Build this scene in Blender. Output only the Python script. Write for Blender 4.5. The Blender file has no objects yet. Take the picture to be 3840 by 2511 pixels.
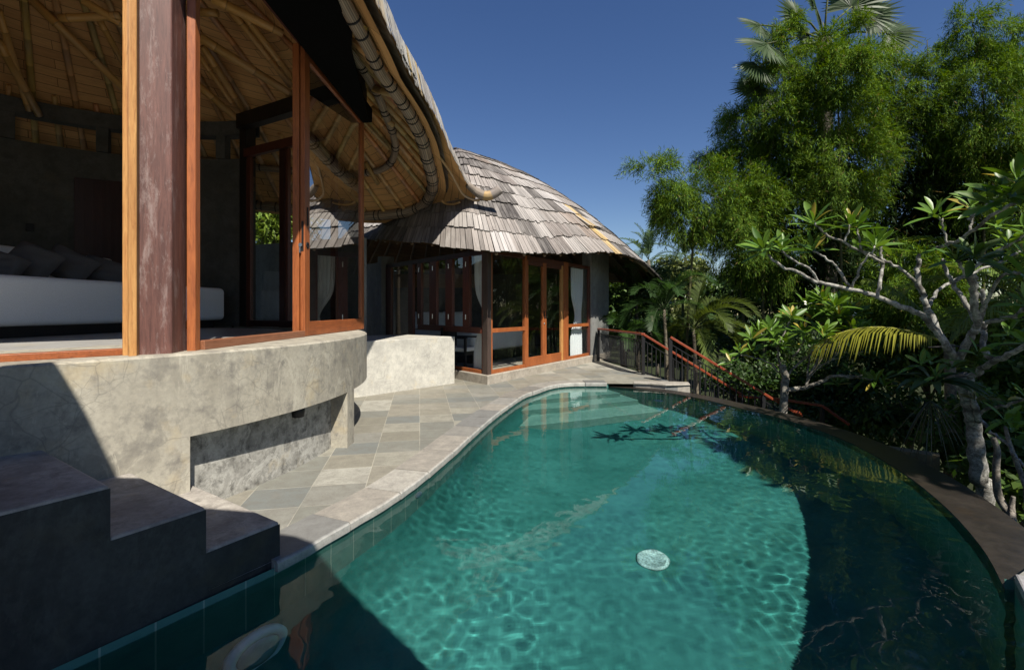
import bpy, bmesh, math, random
import numpy as np
from mathutils import Vector, Matrix
R=math.radians
SC=bpy.context.scene
COL=SC.collection
random.seed(7); rng=np.random.default_rng(11)
# ---------------------------------------------------------------- camera calibration (photo pixels -> metres)
F=1775.0; CX=1920.0; HY=1160.0; H=1.4
def D(px,py,d):
    return Vector(((px-CX)/F*d, d, H-(py-HY)/F*d))
def G(px,py,z=0.0):
    d=F*(H-z)/(py-HY)
    return Vector(((px-CX)/F*d, d, z))
# ---------------------------------------------------------------- objects
def tag(o,label=None,cat=None,group=None,kind=None):
    if label: o['label']=label
    if cat: o['category']=cat
    if group: o['group']=group
    if kind: o['kind']=kind
    return o
def empty(name,loc=(0,0,0),label=None,cat=None,group=None):
    o=bpy.data.objects.new(name,None); COL.objects.link(o); o.location=loc; o.empty_display_size=.1
    return tag(o,label,cat,group)
def link(name,me,parent=None,mat=None,smooth=False):
    if mat is not None: me.materials.append(mat)
    if smooth and len(me.polygons): me.polygons.foreach_set('use_smooth',[True]*len(me.polygons))
    o=bpy.data.objects.new(name,me); COL.objects.link(o)
    if parent is not None:
        o.parent=parent
        off=Vector((0,0,0)); p=parent
        while p is not None: off+=p.location; p=p.parent
        if off.length>0: me.transform(Matrix.Translation(-off))
    return o
class MB:
    """collects shapes in world coordinates and links them as one mesh"""
    def __init__(s): s.v=[];s.f=[];s.c=[];s.uv=[]
    def add(s,vs,fs,col=None,uv=None):
        b=len(s.v)
        s.v+= [tuple(p) for p in vs]
        s.f+= [tuple(b+i for i in f) for f in fs]
        n=len(vs)
        if col is None: col=(.5,.5,.5)
        s.c+= (list(col) if isinstance(col,list) else [col]*n)
        s.uv+= (uv if uv else [(0,0)]*n)
    def box(s,a,b,col=None):
        x0,y0,z0=a;x1,y1,z1=b
        s.add([(x0,y0,z0),(x1,y0,z0),(x1,y1,z0),(x0,y1,z0),(x0,y0,z1),(x1,y0,z1),(x1,y1,z1),(x0,y1,z1)],
              [(3,2,1,0),(4,5,6,7),(0,1,5,4),(1,2,6,5),(2,3,7,6),(3,0,4,7)],col)
    def obox(s,o,ux,uy,uz,col=None):
        o=Vector(o);ux=Vector(ux);uy=Vector(uy);uz=Vector(uz)
        P=[o,o+ux,o+ux+uy,o+uy]; P=P+[p+uz for p in P]
        f=[(3,2,1,0),(4,5,6,7),(0,1,5,4),(1,2,6,5),(2,3,7,6),(3,0,4,7)]
        if ux.cross(uy).dot(uz)<0: f=[t[::-1] for t in f]
        s.add(P,f,col)
    def bar(s,p,q,w,h,side=None,col=None):
        p=Vector(p);q=Vector(q);d=q-p
        up=Vector((0,0,1))
        if side is None:
            side=d.cross(up)
            if side.length<1e-6: side=Vector((1,0,0))
        side=Vector(side).normalized(); u=side.cross(d).normalized()
        s.obox(p-side*w/2-u*h/2, d, side*w, u*h, col)
    def prism(s,poly,z0,z1,col=None):
        n=len(poly)
        a=sum(poly[i][0]*poly[(i+1)%n][1]-poly[(i+1)%n][0]*poly[i][1] for i in range(n))
        if a<0: poly=poly[::-1]
        vs=[(p[0],p[1],z0) for p in poly]+[(p[0],p[1],z1) for p in poly]
        fs=[tuple(range(n-1,-1,-1)),tuple(range(n,2*n))]+[(i,(i+1)%n,n+(i+1)%n,n+i) for i in range(n)]
        s.add(vs,fs,col)
    def tube(s,pts,rad,n=10,cap=True,col=None,cols=None):
        pts=[Vector(p) for p in pts]; m=len(pts)
        if not hasattr(rad,'__len__'): rad=[rad]*m
        t0=(pts[1]-pts[0]).normalized()
        a=t0.orthogonal().normalized()
        vs=[];cc=[];uv=[];ln=0
        for i in range(m):
            t=(pts[min(i+1,m-1)]-pts[max(i-1,0)]).normalized()
            a=(a-t*a.dot(t)).normalized(); b=t.cross(a)
            if i: ln+=(pts[i]-pts[i-1]).length
            for k in range(n):
                an=2*math.pi*k/n
                vs.append(pts[i]+(a*math.cos(an)+b*math.sin(an))*rad[i])
                cc.append(cols[i] if cols else (col or (.5,.5,.5))); uv.append((k/n*rad[0]*6.28,ln))
        fs=[]
        for i in range(m-1):
            for k in range(n):
                k2=(k+1)%n
                fs.append((i*n+k,i*n+k2,(i+1)*n+k2,(i+1)*n+k))
        if cap:
            fs.append(tuple(range(n-1,-1,-1))); fs.append(tuple((m-1)*n+k for k in range(n)))
        s.add(vs,fs,cc,uv)
    def lathe(s,o,prof,n=24,axis=(0,0,1),col=None):
        ax=Vector(axis).normalized(); a=ax.orthogonal().normalized(); b=ax.cross(a); o=Vector(o)
        vs=[]
        for (r,z) in prof:
            for k in range(n):
                an=2*math.pi*k/n
                vs.append(o+ax*z+(a*math.cos(an)+b*math.sin(an))*r)
        fs=[]
        for i in range(len(prof)-1):
            for k in range(n):
                k2=(k+1)%n; fs.append((i*n+k,i*n+k2,(i+1)*n+k2,(i+1)*n+k))
        fs.append(tuple(range(n-1,-1,-1))); fs.append(tuple((len(prof)-1)*n+k for k in range(n)))
        s.add(vs,fs,col)
    def build(s,name,mat,parent=None,smooth=False,bevel=0,seg=2):
        me=bpy.data.meshes.new(name); me.from_pydata(s.v,[],s.f); me.validate()
        at=me.attributes.new('col','FLOAT_COLOR','POINT')
        c=np.ones((len(s.v),4),np.float32); c[:,:3]=np.array([x[:3] for x in s.c],np.float32)
        if len(me.vertices)==len(s.v): at.data.foreach_set('color',c.ravel())
        uvl=me.uv_layers.new(name='UVMap')
        li=np.zeros(len(me.loops),np.int32); me.loops.foreach_get('vertex_index',li)
        U=np.array(s.uv,np.float32)[li]; uvl.data.foreach_set('uv',U.ravel())
        o=link(name,me,parent,mat,smooth)
        if bevel:
            md=o.modifiers.new('bevel','BEVEL'); md.width=bevel; md.segments=seg; md.limit_method='ANGLE'; md.angle_limit=R(40)
        return o
def catmull(pts,per=8,closed=False):
    P=[Vector(p) for p in pts]; n=len(P); out=[]
    rngn=n if closed else n-1
    for i in range(rngn):
        if closed: a,b,c,d=P[(i-1)%n],P[i],P[(i+1)%n],P[(i+2)%n]
        else: a,b,c,d=P[max(i-1,0)],P[i],P[i+1],P[min(i+2,n-1)]
        for k in range(per):
            t=k/per
            out.append(.5*((2*b)+(c-a)*t+(2*a-5*b+4*c-d)*t*t+(3*b-a-3*c+d)*t**3))
    if not closed: out.append(P[-1])
    return out
# ---------------------------------------------------------------- materials
class NT:
    def __init__(s,name):
        s.m=bpy.data.materials.new(name); s.m.use_nodes=True; s.t=s.m.node_tree; s.t.nodes.clear()
        s.out=s.n('ShaderNodeOutputMaterial')
    def n(s,ty,**k):
        x=s.t.nodes.new(ty)
        for a,b in k.items(): setattr(x,a,b)
        return x
    def l(s,a,b): s.t.links.new(a,b)
    def pr(s,rough=.6,spec=.4,metal=0):
        p=s.n('ShaderNodeBsdfPrincipled'); p.inputs['Roughness'].default_value=rough; p.inputs['Specular IOR Level'].default_value=spec; p.inputs['Metallic'].default_value=metal
        s.l(p.outputs[0],s.out.inputs[0]); s.p=p; return p
    def co(s,scale=(1,1,1),kind='Object',rot=(0,0,0)):
        c=s.n('ShaderNodeTexCoord'); m=s.n('ShaderNodeMapping'); m.inputs['Scale'].default_value=scale; m.inputs['Rotation'].default_value=rot
        s.l(c.outputs[kind],m.inputs[0]); return m.outputs[0]
    def noise(s,vec,scale=5,detail=5,rough=.6,dist=0):
        x=s.n('ShaderNodeTexNoise'); x.inputs['Scale'].default_value=scale; x.inputs['Detail'].default_value=detail; x.inputs['Roughness'].default_value=rough; x.inputs['Distortion'].default_value=dist
        s.l(vec,x.inputs['Vector']); return x.outputs['Fac']
    def ramp(s,fac,stops):
        r=s.n('ShaderNodeValToRGB'); e=r.color_ramp.elements
        while len(e)<len(stops): e.new(.5)
        for i,(p,c) in enumerate(stops):
            e[i].position=p
            e[i].color=(c,c,c,1) if not hasattr(c,'__len__') else (*c,1)
        s.l(fac,r.inputs[0]); return r.outputs[0]
    def mix(s,fac,a,b,mode='MIX'):
        x=s.n('ShaderNodeMix',data_type='RGBA',blend_type=mode)
        for sock,v in ((x.inputs[0],fac),(x.inputs[6],a),(x.inputs[7],b)):
            if hasattr(v,'links') or isinstance(v,bpy.types.NodeSocket): s.l(v,sock)
            elif hasattr(v,'__len__'): sock.default_value=(*v,1)
            else: sock.default_value=v
        return x.outputs[2]
    def math(s,op,a,b=0.0):
        x=s.n('ShaderNodeMath',operation=op)
        for sock,v in ((x.inputs[0],a),(x.inputs[1],b)):
            if isinstance(v,bpy.types.NodeSocket): s.l(v,sock)
            else: sock.default_value=v
        return x.outputs[0]
    def bump(s,h,strength=.3,dist=.01):
        b=s.n('ShaderNodeBump'); b.inputs['Strength'].default_value=strength; b.inputs['Distance'].default_value=dist
        s.l(h,b.inputs['Height']); s.l(b.outputs[0],s.p.inputs['Normal'])
    def attr(s,name='col'):
        a=s.n('ShaderNodeAttribute'); a.attribute_name=name; return a.outputs['Color']
def concrete(name,light,mid,dark,cracks=True,sc=1.0,streak=False,rough=.75,amount=.5):
    t=NT(name); t.pr(rough,.3)
    c=t.co((1,1,1)); c2=t.co((1,1,.35)) if streak else c
    n1=t.noise(c2,1.6*sc,8,.65,.3); n2=t.noise(c,6*sc,8,.7); n3=t.noise(c,40,4,.6)
    base=t.mix(t.ramp(n1,[(.38,0),(.62,1)]),mid,light)
    base=t.mix(t.math('MULTIPLY',t.ramp(n2,[(.48,0),(.66,1)]),amount),base,dark)
    base=t.mix(t.ramp(n3,[(.3,.35),(.7,0)]),base,dark)
    n4=t.noise(c2,3.1*sc,10,.72,.9); base=t.mix(t.math('MULTIPLY',t.ramp(n4,[(.53,0),(.565,1)]),amount*.55),base,tuple(.5*x+.5*y for x,y in zip(mid,dark))); n5=t.noise(c2,2.3*sc,10,.75,1.2); base=t.mix(t.math('MULTIPLY',t.ramp(n5,[(.56,0),(.585,1)]),amount*.5),base,tuple(min(.8,x*1.12) for x in light))
    ye=t.noise(c,2.7*sc,5,.6); base=t.mix(t.math('MULTIPLY',t.ramp(ye,[(.58,0),(.72,1)]),.5),base,(light[0]*.95,light[1]*.82,light[2]*.6))
    hb=n2
    if cracks:
        w=t.n('ShaderNodeTexNoise'); w.inputs['Scale'].default_value=4; t.l(c,w.inputs['Vector'])
        vv=t.mix(.12,c,w.outputs['Color'],'ADD')
        vo=t.n('ShaderNodeTexVoronoi',feature='DISTANCE_TO_EDGE'); vo.inputs['Scale'].default_value=5.0; t.l(vv,vo.inputs['Vector'])
        vo2=t.n('ShaderNodeTexVoronoi',feature='DISTANCE_TO_EDGE'); vo2.inputs['Scale'].default_value=11.0; t.l(vv,vo2.inputs['Vector'])
        cr=t.math('MAXIMUM',t.ramp(vo.outputs['Distance'],[(0,1),(.024,0)]),t.math('MULTIPLY',t.ramp(vo2.outputs['Distance'],[(0,1),(.03,0)]),t.ramp(t.noise(c,2.6,3,.5),[(.46,0),(.55,.85)])))
        msk=t.ramp(t.noise(c,1.7,4,.6),[(.44,0),(.54,1)])
        k=t.math('MULTIPLY',t.math('MULTIPLY',cr,msk),.42)
        base=t.mix(k,base,(dark[0]*.75,dark[1]*.75,dark[2]*.75))
    t.l(base,t.p.inputs['Base Color']); t.bump(hb,.25,.01)
    return t.m
def wood(name,a,b,axis='z',rough=.45,worn=None,scale=1.0,knots=None):
    t=NT(name); t.pr(rough,.45)
    s={'z':(14,14,1.1),'y':(14,1.1,14),'x':(1.1,14,14),'uv':(14,1.1,1)}[axis]
    c=t.co(tuple(k*scale for k in s),'UV' if axis=='uv' else 'Object')
    n=t.noise(c,2.2,10,.75,.8); g=t.noise(c,7,6,.7,.3); col=t.mix(t.ramp(n,[(.36,0),(.64,1)]),a,b); col=t.mix(t.ramp(g,[(.34,.55),(.5,0)]),col,tuple(k*.45 for k in a))
    big=t.noise(t.co((1.5,1.5,.6)),1.5,4,.6); col=t.mix(t.ramp(big,[(.35,.35),(.65,0)]),col,tuple(k*.5 for k in a))
    if worn:
        w=t.noise(t.co((9,9,2.2)),1.6,10,.8,.3); col=t.mix(t.math('MULTIPLY',t.ramp(w,[(.52,0),(.66,1)]),.55),col,worn)
        vo=t.n('ShaderNodeTexVoronoi'); vo.inputs['Scale'].default_value=3.2; t.l(t.co((1,1,.8)),vo.inputs['Vector'])
        col=t.mix(t.ramp(vo.outputs['Distance'],[(.05,.85),(.14,0)]),col,(.02,.014,.012))
    t.l(col,t.p.inputs['Base Color']); t.bump(n,.25,.004)
    return t.m
def plain(name,c,rough=.5,spec=.4,metal=0,var=.25,sc=20,bump=.1):
    t=NT(name); t.pr(rough,spec,metal)
    n=t.noise(t.co(),sc,5,.65); col=t.mix(t.ramp(n,[(.3,0),(.7,1)]),tuple(k*(1-var) for k in c),tuple(min(1,k*(1+var)) for k in c))
    t.l(col,t.p.inputs['Base Color'])
    if bump: t.bump(n,bump,.004)
    return t.m
def attr_mat(name,rough=.6,spec=.3,grain=None,bump=.3,var=.35):
    t=NT(name); t.pr(rough,spec)
    c=t.attr()
    if grain:
        n=t.noise(t.co(grain,'UV'),1.0,6,.7,.3); c=t.mix(t.ramp(n,[(.3,var),(.6,0)]),c,(.02,.017,.015)); t.bump(n,bump,.01)
        g=t.noise(t.co((2.5,1.2,1),'UV'),1.0,4,.6); c=t.mix(t.ramp(g,[(.45,0),(.7,.45)]),c,(.42,.39,.36))
    t.l(c,t.p.inputs['Base Color']); return t.m
def leafmat(name,trans=.35,rough=.5,spec=.4):
    t=NT(name); c=t.attr(); p=t.pr(rough,spec); t.l(c,p.inputs['Base Color'])
    tr=t.n('ShaderNodeBsdfTranslucent'); hs=t.n('ShaderNodeHueSaturation'); hs.inputs['Value'].default_value=1.5; hs.inputs['Saturation'].default_value=1.1; hs.inputs['Hue'].default_value=.485
    t.l(c,hs.inputs['Color']); t.l(hs.outputs[0],tr.inputs[0])
    m=t.n('ShaderNodeMixShader'); m.inputs[0].default_value=trans
    t.l(p.outputs[0],m.inputs[1]); t.l(tr.outputs[0],m.inputs[2]); t.l(m.outputs[0],t.out.inputs[0]); return t.m
def glassmat(name,base=.07,tint=(.93,.96,.95)):
    t=NT(name); lw=t.n('ShaderNodeLayerWeight'); lw.inputs[0].default_value=.5
    f=t.math('ADD',t.math('MULTIPLY',t.math('POWER',lw.outputs['Facing'],4.0),.9),base)
    tr=t.n('ShaderNodeBsdfTransparent'); tr.inputs[0].default_value=(*tint,1)
    gl=t.n('ShaderNodeBsdfGlossy'); gl.inputs['Roughness'].default_value=.0
    m=t.n('ShaderNodeMixShader'); t.l(f,m.inputs[0]); t.l(tr.outputs[0],m.inputs[1]); t.l(gl.outputs[0],m.inputs[2]); t.l(m.outputs[0],t.out.inputs[0]); return t.m
M={}
M['wall']=concrete('plaster',(.42,.39,.315),(.29,.265,.21),(.14,.13,.115),sc=1.25,streak=True,amount=.75)
M['pale']=concrete('pale_plaster',(.54,.52,.455),(.40,.385,.34),(.24,.235,.215),cracks=True,sc=1.6,amount=.45)
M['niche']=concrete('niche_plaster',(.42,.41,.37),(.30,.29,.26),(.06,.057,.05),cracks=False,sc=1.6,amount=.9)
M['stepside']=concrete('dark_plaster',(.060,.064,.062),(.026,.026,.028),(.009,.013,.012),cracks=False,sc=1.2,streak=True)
M['tread']=concrete('tread_plaster',(.40,.37,.325),(.26,.235,.21),(.13,.117,.104),cracks=False,sc=1.9,amount=.6)
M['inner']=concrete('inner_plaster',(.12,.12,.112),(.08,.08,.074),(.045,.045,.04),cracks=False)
M['grey']=concrete('grey_plaster',(.24,.245,.235),(.165,.168,.16),(.085,.086,.082),cracks=False,streak=True)
M['plinth']=concrete('plinth_plaster',(.40,.36,.30),(.30,.27,.22),(.15,.13,.11),cracks=False,sc=2)
M['floor']=concrete('floor_screed',(.46,.45,.42),(.36,.35,.33),(.24,.23,.215),cracks=False,rough=.3,amount=.3)
M['orange']=wood('orange_wood',(.24,.066,.02),(.40,.125,.035),'z')
M['orangeh']=wood('orange_wood_flat',(.22,.06,.018),(.36,.105,.03),'y')
M['golden']=wood('golden_wood',(.40,.17,.05),(.60,.33,.115),'z')
M['red']=wood('red_wood',(.07,.02,.012),(.13,.038,.022),'z')
M['sill']=wood('sill_wood',(.20,.075,.035),(.30,.13,.07),'y')
M['brown']=wood('brown_post_wood',(.085,.034,.027),(.17,.072,.055),'z',rough=.55,worn=(.31,.24,.22))
M['dark']=wood('dark_wood',(.012,.010,.009),(.024,.019,.017),'z',rough=.5)
M['pitch']=plain('black_board_shade',(.004,.004,.004),.9,.05,0,.2)  # near black, for the fascia beam and the painted soffit shade
M['darkred']=wood('dark_red_wood',(.03,.009,.007),(.055,.016,.012),'z')
M['post2']=wood('weathered_post_wood',(.045,.028,.022),(.09,.06,.048),'z',rough=.6)
M['glass']=glassmat('pane_glass',.12)
M['glassd']=glassmat('door_glass',.5,(.7,.74,.73))
M['metal']=plain('steel',(.45,.45,.45),.3,.5,1,.1)
M['alu']=plain('aluminium',(.5,.52,.52),.35,.5,1,.1)
M['black']=plain('black_metal',(.008,.008,.009),.55,.35,0,.2)
M['linen']=plain('grey_linen',(.76,.77,.79),.9,.1,0,.12,160,.3)
M['cushion']=plain('charcoal_linen',(.095,.093,.097),.9,.1,0,.2,120,.3)
M['white']=plain('white_cotton',(.72,.74,.76),.85,.1,0,.04,30,.1)
M['bamboo']=attr_mat('bamboo_cane',.38,.5,(30,1.2,1),.1,.25)
M['shingle']=attr_mat('shingle',.8,.2,(95,2.2,1),.7,.6)
M['bundle']=attr_mat('split_bamboo',.7,.3,(160,1.0,1),.5,.55)
M['leaf']=leafmat('leaf'); M['leafd']=leafmat('thick_leaf',.22,.42,.45); M['leafb']=leafmat('bamboo_leaf',.26,.7,.15)
def barkmat():
    t=NT('bark'); t.pr(.85,.2); n=t.noise(t.co(),16,8,.75,.4); n2=t.noise(t.co((1,1,2.2)),45,5,.7)
    c=t.mix(t.ramp(n,[(.42,.75),(.58,0)]),t.attr(),(.05,.045,.036)); c=t.mix(t.ramp(n2,[(.36,.6),(.5,0)]),c,(.035,.03,.025)); t.l(c,t.p.inputs['Base Color']); t.bump(n2,.6,.01); return t.m
M['bark']=barkmat()
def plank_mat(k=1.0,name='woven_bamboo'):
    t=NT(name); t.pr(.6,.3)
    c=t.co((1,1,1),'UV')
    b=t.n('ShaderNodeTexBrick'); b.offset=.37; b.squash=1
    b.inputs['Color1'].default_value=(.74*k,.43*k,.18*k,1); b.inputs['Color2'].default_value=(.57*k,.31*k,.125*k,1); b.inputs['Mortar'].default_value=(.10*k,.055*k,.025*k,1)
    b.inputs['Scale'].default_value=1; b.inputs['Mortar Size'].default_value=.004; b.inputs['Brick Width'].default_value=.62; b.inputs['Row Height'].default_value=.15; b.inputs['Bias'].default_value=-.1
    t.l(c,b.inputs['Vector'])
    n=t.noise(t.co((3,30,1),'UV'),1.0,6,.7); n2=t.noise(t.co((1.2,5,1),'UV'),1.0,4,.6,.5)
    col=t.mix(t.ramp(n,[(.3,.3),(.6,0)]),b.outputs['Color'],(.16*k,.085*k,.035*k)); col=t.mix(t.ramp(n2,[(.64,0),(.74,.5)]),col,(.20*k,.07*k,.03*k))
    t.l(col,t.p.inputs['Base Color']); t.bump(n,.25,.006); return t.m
M['plank']=plank_mat(); M['plankshade']=plank_mat(.28,'shaded_woven_bamboo')  # second, darker copy: eave shade put into the bedroom soffit colour
def patio_mat():
    t=NT('patio_stone'); t.pr(.62,.35)
    c=t.co((1,1,1),'Object',(0,0,R(-11)))
    b=t.n('ShaderNodeTexBrick'); b.offset=0; b.squash=1
    for k in ('Color1','Color2'): b.inputs[k].default_value=(0,0,0,1)
    b.inputs['Mortar'].default_value=(1,1,1,1)
    b.inputs['Scale'].default_value=1; b.inputs['Mortar Size'].default_value=.0045; b.inputs['Mortar Smooth'].default_value=.2; b.inputs['Brick Width'].default_value=.42; b.inputs['Row Height'].default_value=.4
    wob=t.noise(t.co(),9,3,.6); cv=t.n('ShaderNodeVectorMath',operation='ADD'); t.l(c,cv.inputs[0]); sc=t.n('ShaderNodeVectorMath',operation='SCALE'); sc.inputs[3].default_value=.006
    nz=t.n('ShaderNodeTexNoise'); nz.inputs['Scale'].default_value=12; t.l(t.co(),nz.inputs['Vector']); t.l(nz.outputs['Color'],sc.inputs[0]); t.l(sc.outputs[0],cv.inputs[1])
    t.l(cv.outputs[0],b.inputs['Vector'])
    dv=t.n('ShaderNodeVectorMath',operation='DIVIDE'); dv.inputs[1].default_value=(.42,.4,1); t.l(c,dv.inputs[0])
    fl=t.n('ShaderNodeVectorMath',operation='FLOOR'); t.l(dv.outputs[0],fl.inputs[0])
    wn=t.n('ShaderNodeTexWhiteNoise',noise_dimensions='2D'); t.l(fl.outputs[0],wn.inputs['Vector'])
    cr=t.n('ShaderNodeValToRGB'); cr.color_ramp.interpolation='CONSTANT'; e=cr.color_ramp.elements
    cols=[(.225,.212,.17),(.175,.177,.155),(.265,.255,.21),(.195,.185,.148),(.155,.165,.155),(.215,.212,.185),(.33,.32,.275),(.185,.187,.162),(.235,.22,.178)]
    while len(e)<len(cols): e.new(.5)
    for k,cc in enumerate(cols): e[k].position=k/len(cols) if k<6 else (.68+.1*(k-6)); e[k].color=(*cc,1)
    t.l(wn.outputs['Value'],cr.inputs[0])
    n=t.noise(t.co(),7,8,.7,.4); n2=t.noise(t.co(),1.2,5,.6); n3=t.noise(t.co(),70,4,.7)
    col=t.mix(t.ramp(n,[(.35,.55),(.6,0)]),cr.outputs[0],(.13,.12,.10)); col=t.mix(t.ramp(n2,[(.55,0),(.75,.35)]),col,(.38,.36,.31)); col=t.mix(t.ramp(n3,[(.35,.35),(.5,0)]),col,(.11,.10,.09))
    col=t.mix(t.math('MULTIPLY',b.outputs['Color'],t.ramp(t.noise(t.co(),3,4,.6),[(.3,.12),(.6,.6)])),col,(.40,.375,.31))
    t.l(col,t.p.inputs['Base Color']); t.bump(t.math('SUBTRACT',t.math('ADD',t.math('MULTIPLY',n,.5),t.math('MULTIPLY',wn.outputs['Value'],.3)),t.math('MULTIPLY',b.outputs['Color'],.8)),.5,.008); return t.m
M['patio']=patio_mat()
def stone_attr(name,rough=.6):
    t=NT(name); t.pr(rough,.35); n=t.noise(t.co(),9,8,.7,.3); n3=t.noise(t.co(),60,4,.7)
    col=t.mix(t.ramp(n,[(.35,.5),(.65,0)]),t.attr(),(.11,.105,.1)); col=t.mix(t.ramp(n3,[(.35,.3),(.5,0)]),col,(.1,.095,.09)); t.l(col,t.p.inputs['Base Color']); t.bump(n,.35,.01); return t.m
M['coping']=stone_attr('coping_stone')
M['rim']=concrete('wet_rim_stone',(.036,.030,.024),(.024,.02,.016),(.012,.0105,.009),cracks=False,rough=.32,sc=2)
def pool_mat(name,a,b,c,grid=None):
    t=NT(name); t.pr(.6,.2)
    n=t.noise(t.co(),1.1,6,.65,.4); n2=t.noise(t.co(),5,6,.7)
    col=t.mix(t.ramp(n,[(.36,0),(.62,1)]),a,b); col=t.mix(t.ramp(n2,[(.5,0),(.68,.55)]),col,c)
    if grid:
        br=t.n('ShaderNodeTexBrick'); br.offset=0; br.inputs['Scale'].default_value=1; br.inputs['Mortar Size'].default_value=.004; br.inputs['Brick Width'].default_value=.2; br.inputs['Row Height'].default_value=.7
        br.inputs['Color1'].default_value=(0,0,0,1); br.inputs['Color2'].default_value=(0,0,0,1); br.inputs['Mortar'].default_value=(1,1,1,1)
        t.l(t.co((1,1,1),'UV'),br.inputs['Vector']); col=t.mix(t.math('MULTIPLY',br.outputs['Color'],.42),col,grid)
    t.l(col,t.p.inputs['Base Color']); return t.m
M['poolfloor']=pool_mat('pool_floor_stone',(.022,.135,.122),(.038,.195,.178),(.012,.085,.08))
M['poolstep']=pool_mat('pool_step_stone',(.10,.24,.21),(.16,.32,.28),(.06,.16,.15))
M['poolwall']=pool_mat('pool_wall_tile',(.05,.15,.134),(.08,.19,.17),(.03,.105,.095),(.40,.44,.38))
def water_mat():
    t=NT('pool_water'); g=t.n('ShaderNodeBsdfGlass'); g.inputs['IOR'].default_value=1.33; g.inputs['Roughness'].default_value=0; g.inputs['Color'].default_value=(.93,1,.99,1)
    t.l(g.outputs[0],t.out.inputs[0]); return t.m
M['water']=water_mat()
def ground_mat():
    t=NT('soil'); t.pr(.95,.1); n=t.noise(t.co(),1.5,8,.7); t.l(t.mix(n,(.02,.018,.012),(.035,.05,.018)),t.p.inputs['Base Color']); t.bump(n,.6,.05); return t.m
M['ground']=ground_mat()
# ---------------------------------------------------------------- camera, light, sky
cam=bpy.data.cameras.new('camera'); co=bpy.data.objects.new('camera',cam); COL.objects.link(co)
co.location=(0,0,H); co.rotation_euler=(R(90),0,0); cam.sensor_width=36; cam.lens=36*F/3840; cam.shift_y=-(2511/2-HY)/3840; cam.clip_end=3000; cam.clip_start=.05
SC.camera=co
SUNT=Vector((-.37,.73,-1.0))     # travel direction of the sunlight
sl=bpy.data.lights.new('sun','SUN'); sl.energy=5.0; sl.angle=R(.5); sl.color=(1,.94,.84)
so=bpy.data.objects.new('sun',sl); COL.objects.link(so); so.rotation_euler=SUNT.to_track_quat('-Z','Y').to_euler(); so.location=(10,-20,30)
sl.cycles.is_caustics_light=True
w=bpy.data.worlds.new('World'); SC.world=w; w.use_nodes=True
bg=w.node_tree.nodes['Background']; sk=w.node_tree.nodes.new('ShaderNodeTexSky'); sk.sky_type='NISHITA'; sk.sun_disc=False
sk.sun_elevation=math.asin(1/SUNT.length); sk.sun_rotation=math.atan2(.37,-.73); sk.altitude=0; sk.air_density=1.0; sk.dust_density=.0; sk.ozone_density=1.5
hs=w.node_tree.nodes.new('ShaderNodeHueSaturation'); hs.inputs['Saturation'].default_value=1.22; hs.inputs['Hue'].default_value=.512; w.node_tree.links.new(sk.outputs[0],hs.inputs['Color']); w.node_tree.links.new(hs.outputs[0],bg.inputs[0]); bg.inputs[1].default_value=.056
SC.view_settings.view_transform='Standard'; SC.view_settings.look='None'; SC.view_settings.gamma=1; SC.view_settings.exposure=.75
SC.cycles.use_denoising=True; SC.cycles.sample_clamp_indirect=6; SC.cycles.max_bounces=12; SC.cycles.transparent_max_bounces=24
# ================================================================ ground, terrace, pool
def struct(o): o['kind']='structure'; return o
g=MB(); g.add([(-250,-120,-3.2),(250,-120,-3.2),(250,400,-3.2),(-250,400,-3.2)],[(0,1,2,3)]); struct(g.build('ground',M['ground']))
WZ=-.07
cop_px=[(1028,2108),(1150,2046),(1339,1938),(1470,1862),(1588,1779),(1685,1700),(1788,1609),(1864,1547),(1956,1485),(2006,1467),(2070,1446),(2141,1438),(2276,1437)]
cop=catmull([G(x,y,0) for x,y in cop_px],5); cop=[Vector((p.x,p.y,0)) for p in cop]
rim_px=[(2283,1449),(2420,1462),(2581,1486),(2743,1523),(2953,1576),(3162,1649),(3356,1754),(3533,1891),(3679,2052),(3767,2210)]
rim=catmull([G(x,y,WZ) for x,y in rim_px],5); rim=[Vector((p.x,p.y,0)) for p in rim]
near=[Vector(p) for p in [(2.62,2.47,0),(2.30,2.06,0),(1.9,1.62,0),(1.1,1.15,0),(0,.9,0),(-1.2,.75,0),(-2.58,.8,0)]]
STEPA=Vector((-1.318,2.685,0)); SD=Vector((.545,.84,0)).normalized()
poolpoly=cop+rim+near   # runs from the stairs round the pool and back along the near deck
POLY=np.array([(p.x,p.y) for p in poolpoly])
def inside(x,y,poly=POLY):
    x=np.asarray(x);y=np.asarray(y); c=np.zeros(x.shape,bool); n=len(poly)
    for i in range(n):
        x1,y1=poly[i];x2,y2=poly[(i+1)%n]
        if y1==y2: continue
        k=((y1>y)!=(y2>y))&(x<(x2-x1)*(y-y1)/(y2-y1)+x1); c^=k
    return c
def offset_line(pts,d):
    out=[]
    for i,p in enumerate(pts):
        t=(pts[min(i+1,len(pts)-1)]-pts[max(i-1,0)]).normalized(); out.append(p+Vector((-t.y,t.x,0))*d)
    return out
# pool basin: walls and floor, and the submerged stone steps
pool=MB()
n=len(poolpoly); ln=0
for i in range(n):
    a=poolpoly[i];b=poolpoly[(i+1)%n]; L=(b-a).length
    zt=-.012 if i<len(cop) else -.075
    if i>=len(cop)+len(rim)-1: zt=-.012
    if i==n-1: zt=-.03
    pool.add([(a.x,a.y,-1.42),(b.x,b.y,-1.42),(b.x,b.y,zt),(a.x,a.y,zt)],[(0,1,2,3)],None,[(ln,-1.42),(ln+L,-1.42),(ln+L,zt),(ln,zt)]); ln+=L
pw=pool.build('pool_walls',M['poolwall']); struct(pw); pw.cycles.is_caustics_receiver=True
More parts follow.
